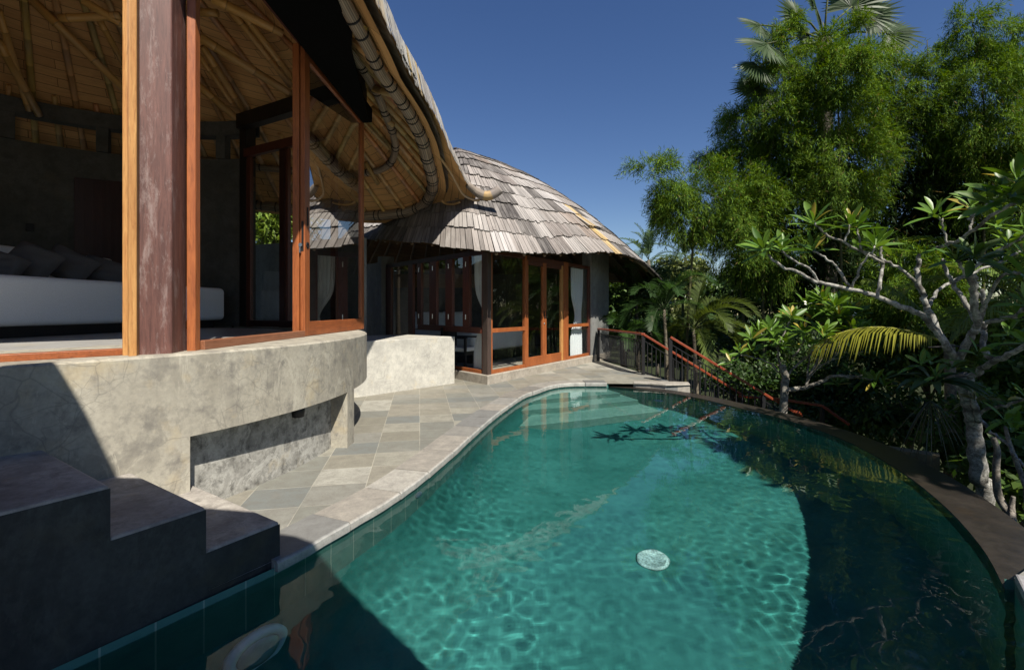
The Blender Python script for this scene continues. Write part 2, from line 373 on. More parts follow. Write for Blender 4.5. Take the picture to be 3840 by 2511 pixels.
# the left wall sweeps into the floor with a cove
cv=MB(); prof=[(-.003,-.5),(.03,-.72),(.10,-.92),(.24,-1.11),(.45,-1.26),(.72,-1.355),(1.05,-1.398)]
lines=[]
P0=[Vector((-2.58,.8,0)),Vector((-2.2,1.33,0)),Vector((-1.75,1.99,0))]+cop[:48]
ll=0; LL_=[0]
for a,b_ in zip(P0,P0[1:]): ll+=(b_-a).length; LL_.append(ll)
for d,z in prof: lines.append([Vector((p.x,p.y,z)) for p in offset_line(P0,-d)])
vs=[];uv=[]
for (d,z),ln_ in zip(prof,lines):
    for k,p in enumerate(ln_): vs.append(p); uv.append((LL_[k],z))
mm=len(P0); cv.add(vs,[(i*mm+j,i*mm+j+1,(i+1)*mm+j+1,(i+1)*mm+j) for i in range(len(prof)-1) for j in range(mm-1)],None,uv)
cvo=cv.build('pool_cove',M['poolfloor'],None,True); struct(cvo); cvo.cycles.is_caustics_receiver=True
fl=MB(); fl.add([(-3.5,.2,-1.4),(4.8,.2,-1.4),(4.8,10,-1.4),(-3.5,10,-1.4)],[(0,1,2,3)]); pf=fl.build('pool_floor',M['poolfloor']); struct(pf); pf.cycles.is_caustics_receiver=True
st=MB()
U=Vector((.95,.31,0)); N=Vector((-.31,.95,0))
for s0,al,z in ((6.68,4.79,-1.0),(7.22,4.70,-.66),(7.58,4.55,-.34)):
    fr=[]
    for k in range(9):
        a=-1+(al+1)*k/8; fr.append(U*a+N*(s0-.10*math.sin(math.pi*min(1,max(0,(a-.8)/3.6)))))
    poly=fr+[U*(al-.15)+N*11,U*-1+N*11]; poly=[p for p in poly]
    st.prism([(p.x,p.y) for p in poly],-1.4,z)
ps=st.build('pool_steps',M['poolstep'],bevel=.02); struct(ps); ps.cycles.is_caustics_receiver=True
# water surface: a fine grid with real ripples, cut to the pool
from mathutils import noise as MN
h=.022; xs=np.arange(-2.7,3.9,h); ys=np.arange(.7,9.5,h)
X,Y=np.meshgrid(xs,ys)
def vnoise(X,Y,sc,seed):
    r=np.random.default_rng(seed); T=r.random((256,256))
    x=X*sc;y=Y*sc; xi=np.floor(x).astype(int);yi=np.floor(y).astype(int); fx=x-xi;fy=y-yi
    fx=fx**3*(fx*(6*fx-15)+10); fy=fy**3*(fy*(6*fy-15)+10)
    a=T[xi%256,yi%256];b=T[(xi+1)%256,yi%256];c=T[xi%256,(yi+1)%256];d=T[(xi+1)%256,(yi+1)%256]
    return (a*(1-fx)+b*fx)*(1-fy)+(c*(1-fx)+d*fx)*fy-.5
amp=(.22+.85*np.clip((4.3-Y)/2.6,0,1)+.12*np.clip((Y-6)/3,0,1))*(.75+1.1*vnoise(X,Y,.8,9)+.5*vnoise(X,Y,1.9,8))
amp=amp*(1+.5*np.clip((X-1.9)/.8,0,1)); jet=np.exp(-(((X+.75)**2+(Y-4.2)**2)/.5)); amp=amp+1.0*jet
amp=amp*(1-.55*np.clip((-.7-X)/.6,0,1)*np.clip((3.2-Y),0,1))
Z=WZ+amp*(.0016*vnoise(X+.4*Y,Y-.2*X,3.1,1)+.0016*vnoise(X-.3*Y,Y+.4*X,8.3,2)+.0018*vnoise(X+.2*Y,Y,17.,3)+.0006*vnoise(X,Y+.3*X,27.,4))
E_=POLY.copy(); cen=E_.mean(0); E_=E_+(E_-cen)/np.linalg.norm(E_-cen,axis=1)[:,None]*.03
ins=inside(X+h/2,Y+h/2,E_)[:-1,:-1]
idx=np.arange(X.size).reshape(X.shape)
q=np.stack([idx[:-1,:-1],idx[:-1,1:],idx[1:,1:],idx[1:,:-1]],-1)[ins]
used=np.unique(q); remap=np.zeros(X.size,int); remap[used]=np.arange(len(used))
me=bpy.data.meshes.new('water'); me.from_pydata(np.stack([X.ravel()[used],Y.ravel()[used],Z.ravel()[used]],-1).tolist(),[],remap[q].tolist())
wo=link('water',me,None,M['water'],True); struct(wo); wo.cycles.is_caustics_caster=True
# terrace paving
patio=MB()
op=[(2.38,8.93),(2.62,8.86),(2.85,8.72),(3.32,8.78),(3.14,9.2),(2.93,10.15),(2.45,13.3),(2.4,19),(-11,19),(-11,.6),(-2.62,.75)]
patio.add([(p.x,p.y,-.004) for p in cop]+[(x,y,-.004) for x,y in op]+[(STEPA.x,STEPA.y-.02,-.004)],[tuple(range(len(cop)+len(op)+1))])
pt=patio.build('terrace_paving',M['patio']); struct(pt)
rw=MB()
seq=[(2.38,8.97),(2.62,8.9),(2.85,8.76),(3.30,8.8),(3.12,9.2),(2.91,10.15),(2.43,13.3),(2.38,19)]
for (x1,y1),(x2,y2) in zip(seq,seq[1:]): rw.add([(x1,y1,-3.2),(x2,y2,-3.2),(x2,y2,-.006),(x1,y1,-.006)],[(0,1,2,3)])
tag(rw.build('retaining_wall',M['grey']),'grey retaining wall under the terrace edge below the black railing','wall')
# edge slab where the terrace meets the pool rim by the stairs
es=MB(); es.prism([(2.30,8.99),(2.6,8.90),(2.84,8.76),(3.31,8.80),(3.36,9.02),(2.9,9.14),(2.36,9.16)],-.18,.022,(.36,.33,.28)); struct(es.build('terrace_edge',M['coping'],bevel=.012))
# coping: pale worn stone blocks round the left shore
cp=MB()
out=offset_line(cop,.30)
L=[0]
for a,b in zip(cop,cop[1:]): L.append(L[-1]+(b-a).length)
def at_len(pts,s):
    for i in range(len(L)-1):
        if L[i+1]>=s or i==len(L)-2:
            t=(s-L[i])/max(1e-6,L[i+1]-L[i]); return pts[i].lerp(pts[i+1],min(1,max(0,t)))
s=0; r=random.Random(5)
pal=[(.24,.23,.205),(.30,.275,.235),(.19,.19,.18),(.38,.36,.315),(.27,.26,.235)]
while s<L[-1]-.05:
    w_=min(r.uniform(.42,.62),L[-1]-s); k=max(2,int(w_/.1)); c=r.choice(pal)
    if s>L[-1]-2.6: c=tuple(x*.78 for x in c)
    jt=r.uniform(0,.012); e=.005
    ia=[at_len(cop,s+e+(w_-2*e)*j/k) for j in range(k+1)]; oa=[at_len(out,s+e+(w_-2*e)*j/k) for j in range(k+1)]
    def lip(p,q,d): return p+(p-q).normalized()*(d+r.uniform(-.004,.004))
    inn=[lip(a,b,.022) for a,b in zip(ia,oa)]
    top=.004+jt*.5 if s<L[-1]-3.0 else .018
    vs=[];fs=[]
    for a,b in zip(inn,oa):
        vs+= [(a.x,a.y,-.05),(a.x,a.y,top-.012),(a.x-(a-b).normalized().x*.014,a.y-(a-b).normalized().y*.014,top),(b.x,b.y,top),(b.x,b.y,-.05)]
    for j in range(k):
        for m in range(4): fs.append((j*5+m,j*5+m+1,(j+1)*5+m+1,(j+1)*5+m))
    fs+=[(0,1,2,3,4)[::-1],tuple(k*5+m for m in range(5))]
    fs=[f[::-1] for f in fs]
    cc=[]
    for j in range(k+1): cc+=[tuple(.5*x+.5*y for x,y in zip(c,(.36,.35,.32))),tuple(.35*x+.65*y for x,y in zip(c,(.52,.51,.47))),c,c,c]
    cp.add(vs,fs,cc); s+=w_
struct(cp.build('pool_coping',M['coping']))
# dark overflow rim on the far and right shore
rm=MB(); ro=offset_line(rim,.36); RT=-.063
for i in range(len(rim)-1):
    a,b,c,d=rim[i],rim[i+1],ro[i+1],ro[i]
    rm.add([(a.x,a.y,RT),(b.x,b.y,RT),(c.x,c.y,RT-.012),(d.x,d.y,RT-.012),(c.x,c.y,-3.2),(d.x,d.y,-3.2),(a.x,a.y,-.3),(b.x,b.y,-.3)],[(0,3,2,1),(3,5,4,2),(0,1,7,6)])
struct(rm.build('pool_rim',M['rim'],smooth=False))
# near deck under the viewer
nd=MB(); nd.add([(p.x,p.y,0) for p in near]+[(-2.62,.6,0),(-11,.6,0),(-11,-9,0),(9,-9,0),(9,1.6,0),(3.05,2.7,0)],[tuple(range(len(near)+6))]); 
struct(nd.build('near_terrace',M['patio']))
nc=MB(); no=offset_line(near,.34)
for i in range(len(near)-1):
    a,b,c,d=near[i],near[i+1],no[i+1],no[i]; e=(b-a).normalized()*.006; a=a+e;b=b-e;c=c-e;d=d+e
    nc.prism([(p.x,p.y) for p in (a,b,c,d)],-.075,.03,(.36,.35,.35) if i%2==0 else (.28,.275,.27))
struct(nc.build('near_coping',M['coping'],bevel=.01))
# underwater fittings
pl=empty('pool_light',(-1.345,2.50,-.70),'round white underwater lamp on the pool wall below the concrete stairs','pool light')
ax=Vector((.84,-.545,0)); b=MB(); b.lathe(Vector((-1.345,2.50,-.70))-ax*.03,[(.165,0),(.165,.035),(.15,.05),(.118,.05),(.112,.038)],36,ax); b.build('ring',M['white'],pl,True)
b=MB(); b.lathe(Vector((-1.345,2.50,-.70))+ax*.006,[(.112,0),(.108,.02),(.07,.028),(.01,.03)],30,ax); b.build('lens',plain('lamp_lens',(.35,.42,.42),.2,.5,0,.1),pl,True)
b=MB(); b.lathe((1.17,3.93,-1.4),[(.135,0),(.135,.02),(.12,.032),(.105,.032),(.10,.022),(.02,.026)],28); o=b.build('drain_cover',plain('drain_tile',(.30,.46,.46),.5,.3,0,.6,45),None,True); tag(o,'pale round drain cover on the pool floor shining through the water','drain cover'); o.cycles.is_caustics_receiver=True
for (px,py,lab) in ((1647,1845,'water jet nozzle low on the left pool wall, nearer the stairs'),(1921,1545,'water jet nozzle on the left pool wall near the submerged steps')):
    p=G(px,py,WZ); i=min(range(len(cop)),key=lambda k:(cop[k]-p).length); q=cop[i]; t=(cop[i+1]-cop[i-1]).normalized(); nrm=Vector((t.y,-t.x,0))
    b=MB(); b.lathe(Vector((q.x,q.y,-.22))+nrm*.002,[(.05,0),(.05,.012),(.03,.02),(.022,.02),(.02,.006)],20,nrm); tag(b.build('jet_nozzle',M['white'],None,True),lab,'pool fitting','jet nozzles in the pool wall')
p=G(2487,1491,-.14); b=MB(); b.lathe((p.x-.1,p.y-.05,-.62),[(.085,0),(.085,.012),(.06,.016),(.055,.004)],24); tag(b.build('skimmer_ring',M['white'],None,True),'small white ring fitting under water near the dark far rim','pool fitting')
# ================================================================ concrete stairs up to the main pavilion
t0=Vector((-1.76,2.06,0)); 
TR=[]  # front line of each tread along the pool side
base=STEPA; stepd=SD
INW=Vector((-.84,.545,0))
stairs=empty('concrete_stairs',(-1.9,2.5,0),'dark concrete stairs climbing left from the pool edge to the open pavilion','stairs')
zs=[.198,.415,.642,.87,1.10]; fd=[0,.385,.765,1.15,1.54]
for k,z in enumerate(zs):
    a=base-stepd*fd[k]; b_=base-stepd*(fd[k+1] if k<4 else 2.4)
    m=MB(); hh=.0
    zb=zs[k-1] if k else -.0
    # a full-height block for every step, butted against its neighbour
    pa=[a,b_,b_+INW*1.55,a+INW*1.55]
    m.prism([(p.x,p.y) for p in pa],-.13,z)
    m.build('step',M['tread'],stairs,bevel=.014)
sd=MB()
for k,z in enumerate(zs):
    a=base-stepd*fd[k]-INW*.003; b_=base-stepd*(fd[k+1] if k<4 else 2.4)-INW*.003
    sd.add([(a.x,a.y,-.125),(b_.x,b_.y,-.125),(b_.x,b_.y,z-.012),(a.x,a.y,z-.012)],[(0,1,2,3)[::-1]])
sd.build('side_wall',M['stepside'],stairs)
# ================================================================ shell roofs
class Roof:
    """a shingled shell: eave given in polar form round C, dome profile up to the apex"""
    def __init__(s,C,apex,eave,pw=1.0):
        s.C=C; s.A=apex; s.pw=pw
        e=sorted(eave); th=[x[0] for x in e]; 
        T=np.array([th[-1]-360]+th+[th[0]+360]+[th[1]+360],float); Rr=np.array([e[-1][1]]+[x[1] for x in e]+[e[0][1],e[1][1]]); Zz=np.array([e[-1][2]]+[x[2] for x in e]+[e[0][2],e[1][2]])
        g=np.arange(0,360,1.0); gg=np.where(g<T[0],g+360,np.where(g>T[-1],g-360,g))
        k=np.array([.06,.12,.2,.24,.2,.12,.06]); k=k/k.sum()
        def sm(a): return np.convolve(np.concatenate([a[-3:],a,a[:3]]),k,'valid')
        s.r=sm(np.interp(gg,T,Rr)); s.z=sm(np.interp(gg,T,Zz))
    def e(s,th):
        th%=360; i=int(th); f=th-i; j=(i+1)%360
        return s.r[i%360]*(1-f)+s.r[j]*f, s.z[i%360]*(1-f)+s.z[j]*f
    def P(s,th,w,off=0.0):
        r,z=s.e(th)
        a=R(th); dx,dy=math.cos(a),math.sin(a)
        ex,ey=s.C[0]+r*dx,s.C[1]+r*dy
        if w>=0: hh=math.sin(min(1,w)*math.pi/2)**s.pw
        else: hh=w*math.pi/2*.75
        x=ex+(s.A[0]-ex)*w; y=ey+(s.A[1]-ey)*w; zz=z+(s.A[2]-z)*hh
        if off:
            q=Vector((x,y,zz)); e=.02
            d1=s.P(th+1.5,w)-s.P(th-1.5,w); d2=s.P(th,min(.995,w+e))-s.P(th,w-e if w>e else w)
            nn=d1.cross(d2).normalized()
            if nn.z<0: nn=-nn
            return q+nn*off
        return Vector((x,y,zz))
    def slope_len(s,th,nst=24):
        p=s.P(th,0);L=0
        for k in range(1,nst+1):
            q=s.P(th,k/nst); L+=(q-p).length; p=q
        return L
    def hit(s,px,py,off=-.05,d0=2.0,d1=14.0):
        """depth at which a photo ray meets the underside"""
        last=None
        for k in range(600):
            d=d0+(d1-d0)*k/600; p=D(px,py,d)
            th=math.degrees(math.atan2(p.y-s.C[1],p.x-s.C[0])); r,z=s.e(th)
            rr=math.hypot(p.x-s.C[0],p.y-s.C[1]); w=1-rr/r
            if w<0: continue
            if p.z>s.P(th,w).z+off: return d
        return None
    def sheet(s,name,mat,parent,off,w0=-.02,dth=3,nw=22,th0=0,th1=360,col=(.16,.13,.10)):
        mb=MB(); ths=np.arange(th0,th1+.1,dth); ws=[w0+(0.9995-w0)*k/nw for k in range(nw+1)]
        vs=[];uv=[]
        for th in ths:
            r=s.e(th)[0]; l=0;pp=None
            for w_ in ws:
                p=s.P(th,w_,off); 
                if pp is not None: l+=(p-pp).length
                pp=p; vs.append(p); uv.append((R(th)*r*.8,l))
        m=len(ws); fs=[(i*m+j,(i+1)*m+j,(i+1)*m+j+1,i*m+j+1) for i in range(len(ths)-1) for j in range(m-1)]
        mb.add(vs,fs,col,uv); return mb.build(name,mat,parent,True)
PAL=[((.40,.37,.345),5),((.33,.295,.27),5),((.46,.43,.41),4),((.26,.225,.205),4),((.15,.135,.125),3),((.30,.24,.20),2),((.105,.095,.09),1.5)]
def pick(r):
    t=r.random()*sum(k for _,k in PAL)
    for c,k in PAL:
        t-=k
        if t<0: return c
    return PAL[0][0]
def shingles(rf,name,mat,parent,exposed,width,seed,th0=0,th1=360,wmax=.97,special=None,lift=.03):
    r=random.Random(seed); mb=MB()
    Lm=rf.slope_len((th0+th1)/2); nrow=int(Lm/exposed)
    # w for equal arc length
    tb=[];l=0;p=rf.P((th0+th1)/2,0)
    for k in range(0,201):
        q=rf.P((th0+th1)/2,k/200); l+=(q-p).length; p=q; tb.append(l)
    def w_at(a): return float(np.interp(a,tb,np.linspace(0,1,201)))
    for row in range(nrow):
        a0=row*exposed; a1=a0+exposed*1.32
        w0=w_at(a0)-(.012 if row==0 else 0); w1=w_at(a1)
        if w0>wmax: break
        th=th0+r.uniform(0,2)
        run=0; pc=pick(r); wav=[r.uniform(0,6) for _ in range(3)]
        while th<th1:
            rad=max(.25,rf.e(th)[0]*(1-w0)); wd=width*r.uniform(.55,1.35)
            if run<=0:
                run=r.uniform(.35,.9); pc=pick(r); lf=lift*r.uniform(.6,1.3)*(2.2 if r.random()<.06 else 1)
            dth=math.degrees(wd/rad); run-=wd
            k=r.uniform(.72,1.22); c=tuple(min(.8,x*k) for x in pc)
            if special and special(th,row): c=(.62*k,.44*k,.20*k)
            j=r.uniform(-.014,.014)+(r.uniform(-.03,.02) if r.random()<.08 else 0)+.010*math.sin(R(th)*9+wav[0])+.007*math.sin(R(th)*23+wav[1]); jw=w0+j/ max(1,Lm)*1.6
            g=.06*dth; dn=r.uniform(0,.006)
            A=rf.P(th+g,jw,lf+dn);B=rf.P(th+dth-g,jw,lf+dn); A2=rf.P(th+g,jw,lf+dn-.014);B2=rf.P(th+dth-g,jw,lf+dn-.014)
            T1=rf.P(th+g,min(w1,.99),.010);T2=rf.P(th+dth-g,min(w1,.99),.010)
            cm=tuple(x*.55 for x in c)
            u0=r.uniform(0,50);v0=r.uniform(0,50); ln=(T1-A).length
            mb.add([A,B,T2,T1],[(0,1,2,3)],[tuple(x*.8 for x in c)]*2+[c,c],[(u0,v0),(u0+wd,v0),(u0+wd,v0+ln),(u0,v0+ln)])
            mb.add([A2,B2,B,A],[(0,1,2,3)],cm); mb.add([A2,A,T1],[(0,1,2)],cm); mb.add([B,B2,T2],[(0,1,2)],cm)
            th+=dth
    return mb.build(name,mat,parent)
def cane(mb,p,q,rad,seed=0,col=(.50,.29,.09),taper=.9,node=.42,n=10,sag=None):
    r=random.Random(seed); p=Vector(p);q=Vector(q); L=(q-p).length; k=max(1,int(L/node)); pts=[];rr=[];cc=[]
    off=r.uniform(.1,.9)
    f=r.uniform(.8,1.15); base=tuple(x*f for x in col)
    pos=[0.0]
    for i in range(k+1):
        t=(i+off)*node/L
        if .02<t<.98: pos+= [t-.012/L*1.0, t, t+.010/L*1.0]
    pos.append(1.0)
    for t in pos:
        nd=False
        pts.append(p.lerp(q,t)); 
        if sag: pts[-1]=pts[-1]+Vector(sag)*(4*t*(1-t))
        rr.append(rad*(1-(1-taper)*t)); cc.append(base)
    # swell and darken the nodes
    i=1
    while i+2<len(pos)-0 and i+1<len(pos)-1:
        rr[i+1]*=1.10; cc[i+1]=tuple(x*.55 for x in base); cc[i]=tuple(x*1.15 for x in base); i+=3
    mb.tube(pts,rr,n,True,None,cc)
# ================================================================ main pavilion
PC=(-5.3,4.9); PR=3.63; FZ=1.11
pav=empty('main_pavilion',(-5.3,4.9,0),'open round pavilion with bamboo shell roof on a curved cracked concrete base, at the left','pavilion')
def pc(th,r,z): return Vector((PC[0]+r*math.cos(R(th)),PC[1]+r*math.sin(R(th)),z))
# base drum with a long niche under the floor edge (theta of niche ends from the photo)
TA=math.degrees(math.atan2(3.119-PC[1],-2.107-PC[0])); TB=math.degrees(math.atan2(4.807-PC[1],-1.682-PC[0]))
NZ=.56; NR=PR-.17
TC=TB+3.2          # the pier at the right end of the niche
b=MB()
def arcstrip(mb,r0,z0,r1,z1,a,e,step=2.0):
    k=max(2,int(abs(e-a)/step)); vs=[];fs=[]
    for i in range(k+1):
        th=a+(e-a)*i/k; vs+=[pc(th,r0,z0),pc(th,r1,z1)]
    for i in range(k): fs.append((2*i,2*i+2,2*i+3,2*i+1))
    mb.add(vs,fs)
EV=.014
arcstrip(b,PR,-.02,PR,FZ-EV,-110,TA); arcstrip(b,PR,NZ,PR,FZ-EV,TA,TC+35)        # outer skin, and the hanging edge above the niche
arcstrip(b,PR,FZ-EV,PR-.02,FZ,-110,TC+35); arcstrip(b,PR-.02,FZ,PR-1.3,FZ,-110,TC+35,2)
arcstrip(b,PR,-.02,PR,NZ,TB,TC); arcstrip(b,NR,NZ,PR,NZ,TA,TB); arcstrip(b,NR,NZ,PR,NZ,TC,TC+35)
b.add([pc(TA,PR,-.02),pc(TA,NR,-.02),pc(TA,NR,NZ),pc(TA,PR,NZ)],[(0,1,2,3)]); b.add([pc(TB,PR,-.02),pc(TB,NR,-.02),pc(TB,NR,NZ),pc(TB,PR,NZ)],[(3,2,1,0)]); b.add([pc(TC,PR,-.02),pc(TC,NR-.3,-.02),pc(TC,NR-.3,NZ),pc(TC,PR,NZ)],[(0,1,2,3)])
b.add([pc(TC+35,PR,NZ),pc(TC+35,PR-1.3,NZ),pc(TC+35,PR-1.3,FZ),pc(TC+35,PR,FZ)],[(0,1,2,3)])
b.build('base_wall',M['wall'],pav)
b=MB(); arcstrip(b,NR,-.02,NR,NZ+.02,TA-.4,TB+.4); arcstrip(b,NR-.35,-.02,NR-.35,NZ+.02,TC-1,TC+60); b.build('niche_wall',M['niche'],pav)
b=MB(); q=[pc(t,PR-.9,FZ-.002) for t in range(0,360,6)]; b.add(q,[tuple(range(60))]); arcstrip(b,3.5,-.05,3.5,FZ,60,260,6); b.build('floor',M['floor'],pav)
b=MB(); t=(TA*.38+TB*.62); p=pc(t,NR+.03,NZ-.055); b.lathe(p,[(.05,-.05),(.055,0),(.055,.055)],20,(0,0,1)); o=b.build('down_light',M['black'],None,True); tag(o,'small black lamp hanging under the concrete ledge above the niche','lamp')
# timber: corner post with its side frames, sills, head beam and sliding door
def vpost(mb,poly,z0,z1): mb.prism(poly,z0,z1)
def rayx(px,d): return ((px-CX)/F*d,d)
# brown corner post: faces read off the photo at about 3.1 m
pB=MB(); u=Vector((.83,.56,0)).normalized()   # along the visible front face
a=Vector((*rayx(515,3.02),0)); e=Vector((*rayx(645,3.13),0)); back=Vector((-.55,.80,0)).normalized()
f2=Vector((*rayx(697,3.34),0))
pB.prism([(p.x,p.y) for p in (a,e,f2,f2+back*.16,a+back*.30)],FZ-.01,4.9); pB.build('corner_post',M['brown'],pav,bevel=.008)
def slab(name,pxa,da,pxb,db,th,z0,z1,mat,parent=pav,bev=.006,dirb=(-.45,.85,0)):
    A_=Vector((*rayx(pxa,da),0));B_=Vector((*rayx(pxb,db),0)); k=Vector(dirb).normalized()*th
    m=MB(); m.prism([(p.x,p.y) for p in (A_,B_,B_+k,A_+k)],z0,z1); return m.build(name,mat,parent,bevel=bev)
slab('door_jamb',480,2.93,513,2.965,.10,FZ-.005,4.6,M['golden'])
slab('door_jamb',458,2.98,479.5,2.985,.05,FZ-.005,4.6,M['golden'])
slab('door_jamb',699,3.30,733,3.32,.07,FZ-.005,4.6,M['orange'],dirb=(-.15,.98,0))
slab('door_jamb',733.2,3.322,746,3.40,.05,FZ-.003,4.6,M['golden'],dirb=(-.6,.3,0))
# sills
m=MB(); m.bar((-2.245,3.40,FZ+.032),(-2.23,5.02,FZ+.032),.075,.068); m.build('door_sill',M['sill'],pav,bevel=.006)
m=MB(); A_=Vector((*rayx(462,3.03),FZ+.02)); B_=Vector((*rayx(0,2.62),FZ+.02)); B_=B_+(B_-A_)*1.2; m.bar(A_,B_,.06,.045); m.build('door_sill',M['orangeh'],pav,bevel=.006)
# head beam, track and the black fascia box beam over the door
m=MB(); m.bar((-2.255,3.2,4.275),(-2.21,7.02,4.275),.09,.11); m.build('head_beam',M['red'],pav,bevel=.006)
m=MB(); m.bar((-2.19,3.2,4.255),(-2.155,6.9,4.255),.03,.05); m.build('door_track',M['alu'],pav)
m=MB(); m.bar((-2.115,2.9,4.26),(-2.10,7.0,4.26),.07,.20); m.build('fascia_beam',M['pitch'],pav,bevel=.006)
m=MB(); m.bar((-2.19,2.9,4.80),(-2.17,7.0,4.80),.05,.86); m.build('fascia_panel',M['dark'],pav)
m=MB(); m.prism([(x*.965,y*.965) for x,y in [(-2.24,2.9),(-1.66,3.0),(-1.60,4.3),(-1.58,4.6),(-1.63,4.83),(-1.75,5.16),(-1.92,6.03),(-2.15,7.1),(-2.24,7.1)]],4.10,4.14); m.build('soffit_shade_sheet',M['pitch'],pav)  # added black sheet standing in for the deep shade under the soffit
# fixed jamb and sliding door
m=MB(); y=5.02; m.box((-2.33,y-.0,FZ),(-2.262,y+.07,4.22)); m.build('door_jamb',M['orange'],pav,bevel=.005)
door=empty('sliding_door',(-2.22,5.06,FZ)); door.parent=pav; door.location=Vector((-2.22,5.06,FZ))-pav.location
Y0,Y1=5.04,6.95; x0,x1=-2.255,-2.205; zb,zt=FZ+.004,4.21
def xs_(y): return .0175*(y-Y0)
m=MB()
def dbar(y0,y1,z0,z1,ins=0):
    m.obox((x0+xs_(y0)+ins,y0,z0),(x1-x0-2*ins,0,0),(xs_(y1)-xs_(y0),y1-y0,0),(0,0,z1-z0))
dbar(Y0,Y0+.118,zb,zt); m.build('stile',M['orange'],door,bevel=.004)
m=MB(); dbar(Y1-.10,Y1,zb,zt); m.build('stile',M['orange'],door,bevel=.004)
m=MB(); dbar(Y0+.118,Y1-.10,zb,zb+.155,.002); m.build('bottom_rail',M['orangeh'],door,bevel=.004)
m=MB(); dbar(Y0+.118,Y1-.10,zt-.12,zt,.002); m.build('top_rail',M['orangeh'],door,bevel=.004)
m=MB(); yy0,yy1=Y0+.10,Y1-.09; m.add([((x0+x1)/2+xs_(yy0),yy0,zb+.14),((x0+x1)/2+xs_(yy1),yy1,zb+.14),((x0+x1)/2+xs_(yy1),yy1,zt-.11),((x0+x1)/2+xs_(yy0),yy0,zt-.11)],[(0,1,2,3)]); m.build('pane',M['glassd'],door)
m=MB(); m.box((x0-.0+.014,Y0-.003,2.02),(x0+.036,Y0+.002,2.34)); m.build('lock_plate',M['black'],door)
m=MB(); m.lathe((x1+.001,Y0+.06,2.09),[(.035,0),(.035,.006),(.018,.008),(.016,.004)],18,(1,0,0)); m.build('keyhole_plate',M['black'],door,True)
m=MB(); m.box((x1,Y0+.045,2.30),(x1+.008,Y0+.075,2.50)); m.build('handle',M['black'],door,bevel=.004)
m=MB(); m.bar((x0+.01,Y0-.02,2.06),(x0+.01,Y0-.02,2.0),.012,.03); m.lathe((x0+.01,Y0-.022,2.085),[(.02,0),(.02,.005)],14,(0,1,0)); o=m.build('key',M['metal'],None); tag(o,'small steel key hanging from the lock of the sliding glass door','key')
# back wall of the pavilion: curved plaster, timber panel, ring beam, rear glazed door
RB=3.38
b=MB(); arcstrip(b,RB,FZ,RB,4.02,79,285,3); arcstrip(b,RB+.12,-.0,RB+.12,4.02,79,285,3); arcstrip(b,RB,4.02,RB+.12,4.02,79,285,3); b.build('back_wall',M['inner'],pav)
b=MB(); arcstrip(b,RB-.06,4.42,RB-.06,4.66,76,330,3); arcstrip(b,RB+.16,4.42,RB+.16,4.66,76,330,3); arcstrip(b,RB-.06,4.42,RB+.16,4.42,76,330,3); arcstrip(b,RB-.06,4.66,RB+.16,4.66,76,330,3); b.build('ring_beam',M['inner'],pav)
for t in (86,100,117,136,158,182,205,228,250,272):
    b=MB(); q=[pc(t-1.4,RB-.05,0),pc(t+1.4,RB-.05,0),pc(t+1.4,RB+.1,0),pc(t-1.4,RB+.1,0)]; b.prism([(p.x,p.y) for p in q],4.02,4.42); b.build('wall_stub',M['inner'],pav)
b=MB(); arcstrip(b,RB-.05,FZ+.01,RB-.05,3.55,107,123,2); b.build('wall_panel',M['darkred'],pav)
b=MB(); arcstrip(b,RB-.05,FZ+.01,RB-.05,3.35,141,155,2); b.build('wall_panel',M['darkred'],pav)
b=MB(); p=pc(131,RB-.03,2.62); b.obox(p,pc(132.6,RB-.03,2.62)-p,Vector((0,0,.12)),(pc(131,RB-.06,2.62)-p)); tag(b.build('switch_plate',M['black'],None),'small dark switch plate on the rear wall above the sofa','switch')
# rear door bay
q1=Vector((*rayx(922,8.05),0)); q2=Vector((-2.62,7.05,0))
def wp(mb,p,q,h0,h1,t=.12):
    d=(q-p).normalized(); s=Vector((-d.y,d.x,0))*t; mb.prism([(v.x,v.y) for v in (p,q,q+s,p+s)],h0,h1)
dq=(q2-q1).normalized()
m=MB(); wp(m,q1-dq*.18,q1,FZ,4.66,.18); m.build('rear_post',M['dark'],pav,bevel=.006)
m=MB(); m.bar(Vector((q1.x,q1.y,4.60))-dq*.15,Vector((q2.x,q2.y,4.62)),.16,.24); m.build('rear_beam',M['dark'],pav,bevel=.006)
rd=empty('rear_door',(q1.x,q1.y,FZ)); rd.parent=pav; rd.location=Vector((q1.x,q1.y,FZ))-pav.location
m=MB(); m.bar(Vector((q1.x,q1.y,4.05)),Vector((q2.x,q2.y,4.05)),.09,.14); m.build('door_head',M['red'],rd,bevel=.005)
Lq=(q2-q1).length
def dpost(t,w_,mt,z0=FZ,z1=3.98,nm='stile'):
    m=MB(); p=q1+dq*t; wp(m,p,p+dq*w_,z0,z1,.06); m.build(nm,mt,rd,bevel=.004)
dpost(.01,.10,M['red']); dpost(.86,.12,M['darkred']); dpost(1.02,.05,M['red']); dpost(Lq-.12,.10,M['red'])
m=MB(); m.bar(Vector((q1.x,q1.y,FZ+.06))+dq*.11,Vector((q2.x,q2.y,FZ+.06)),.05,.10); m.build('bottom_rail',M['darkred'],rd)
m=MB(); p=q1+dq*.1; e=q1+dq*.87; s=Vector((-dq.y,dq.x,0))*.03; m.add([(p.x+s.x,p.y+s.y,FZ+.1),(e.x+s.x,e.y+s.y,FZ+.1),(e.x+s.x,e.y+s.y,3.98),(p.x+s.x,p.y+s.y,3.98)],[(0,1,2,3)]); m.build('pane',M['glass'],rd)
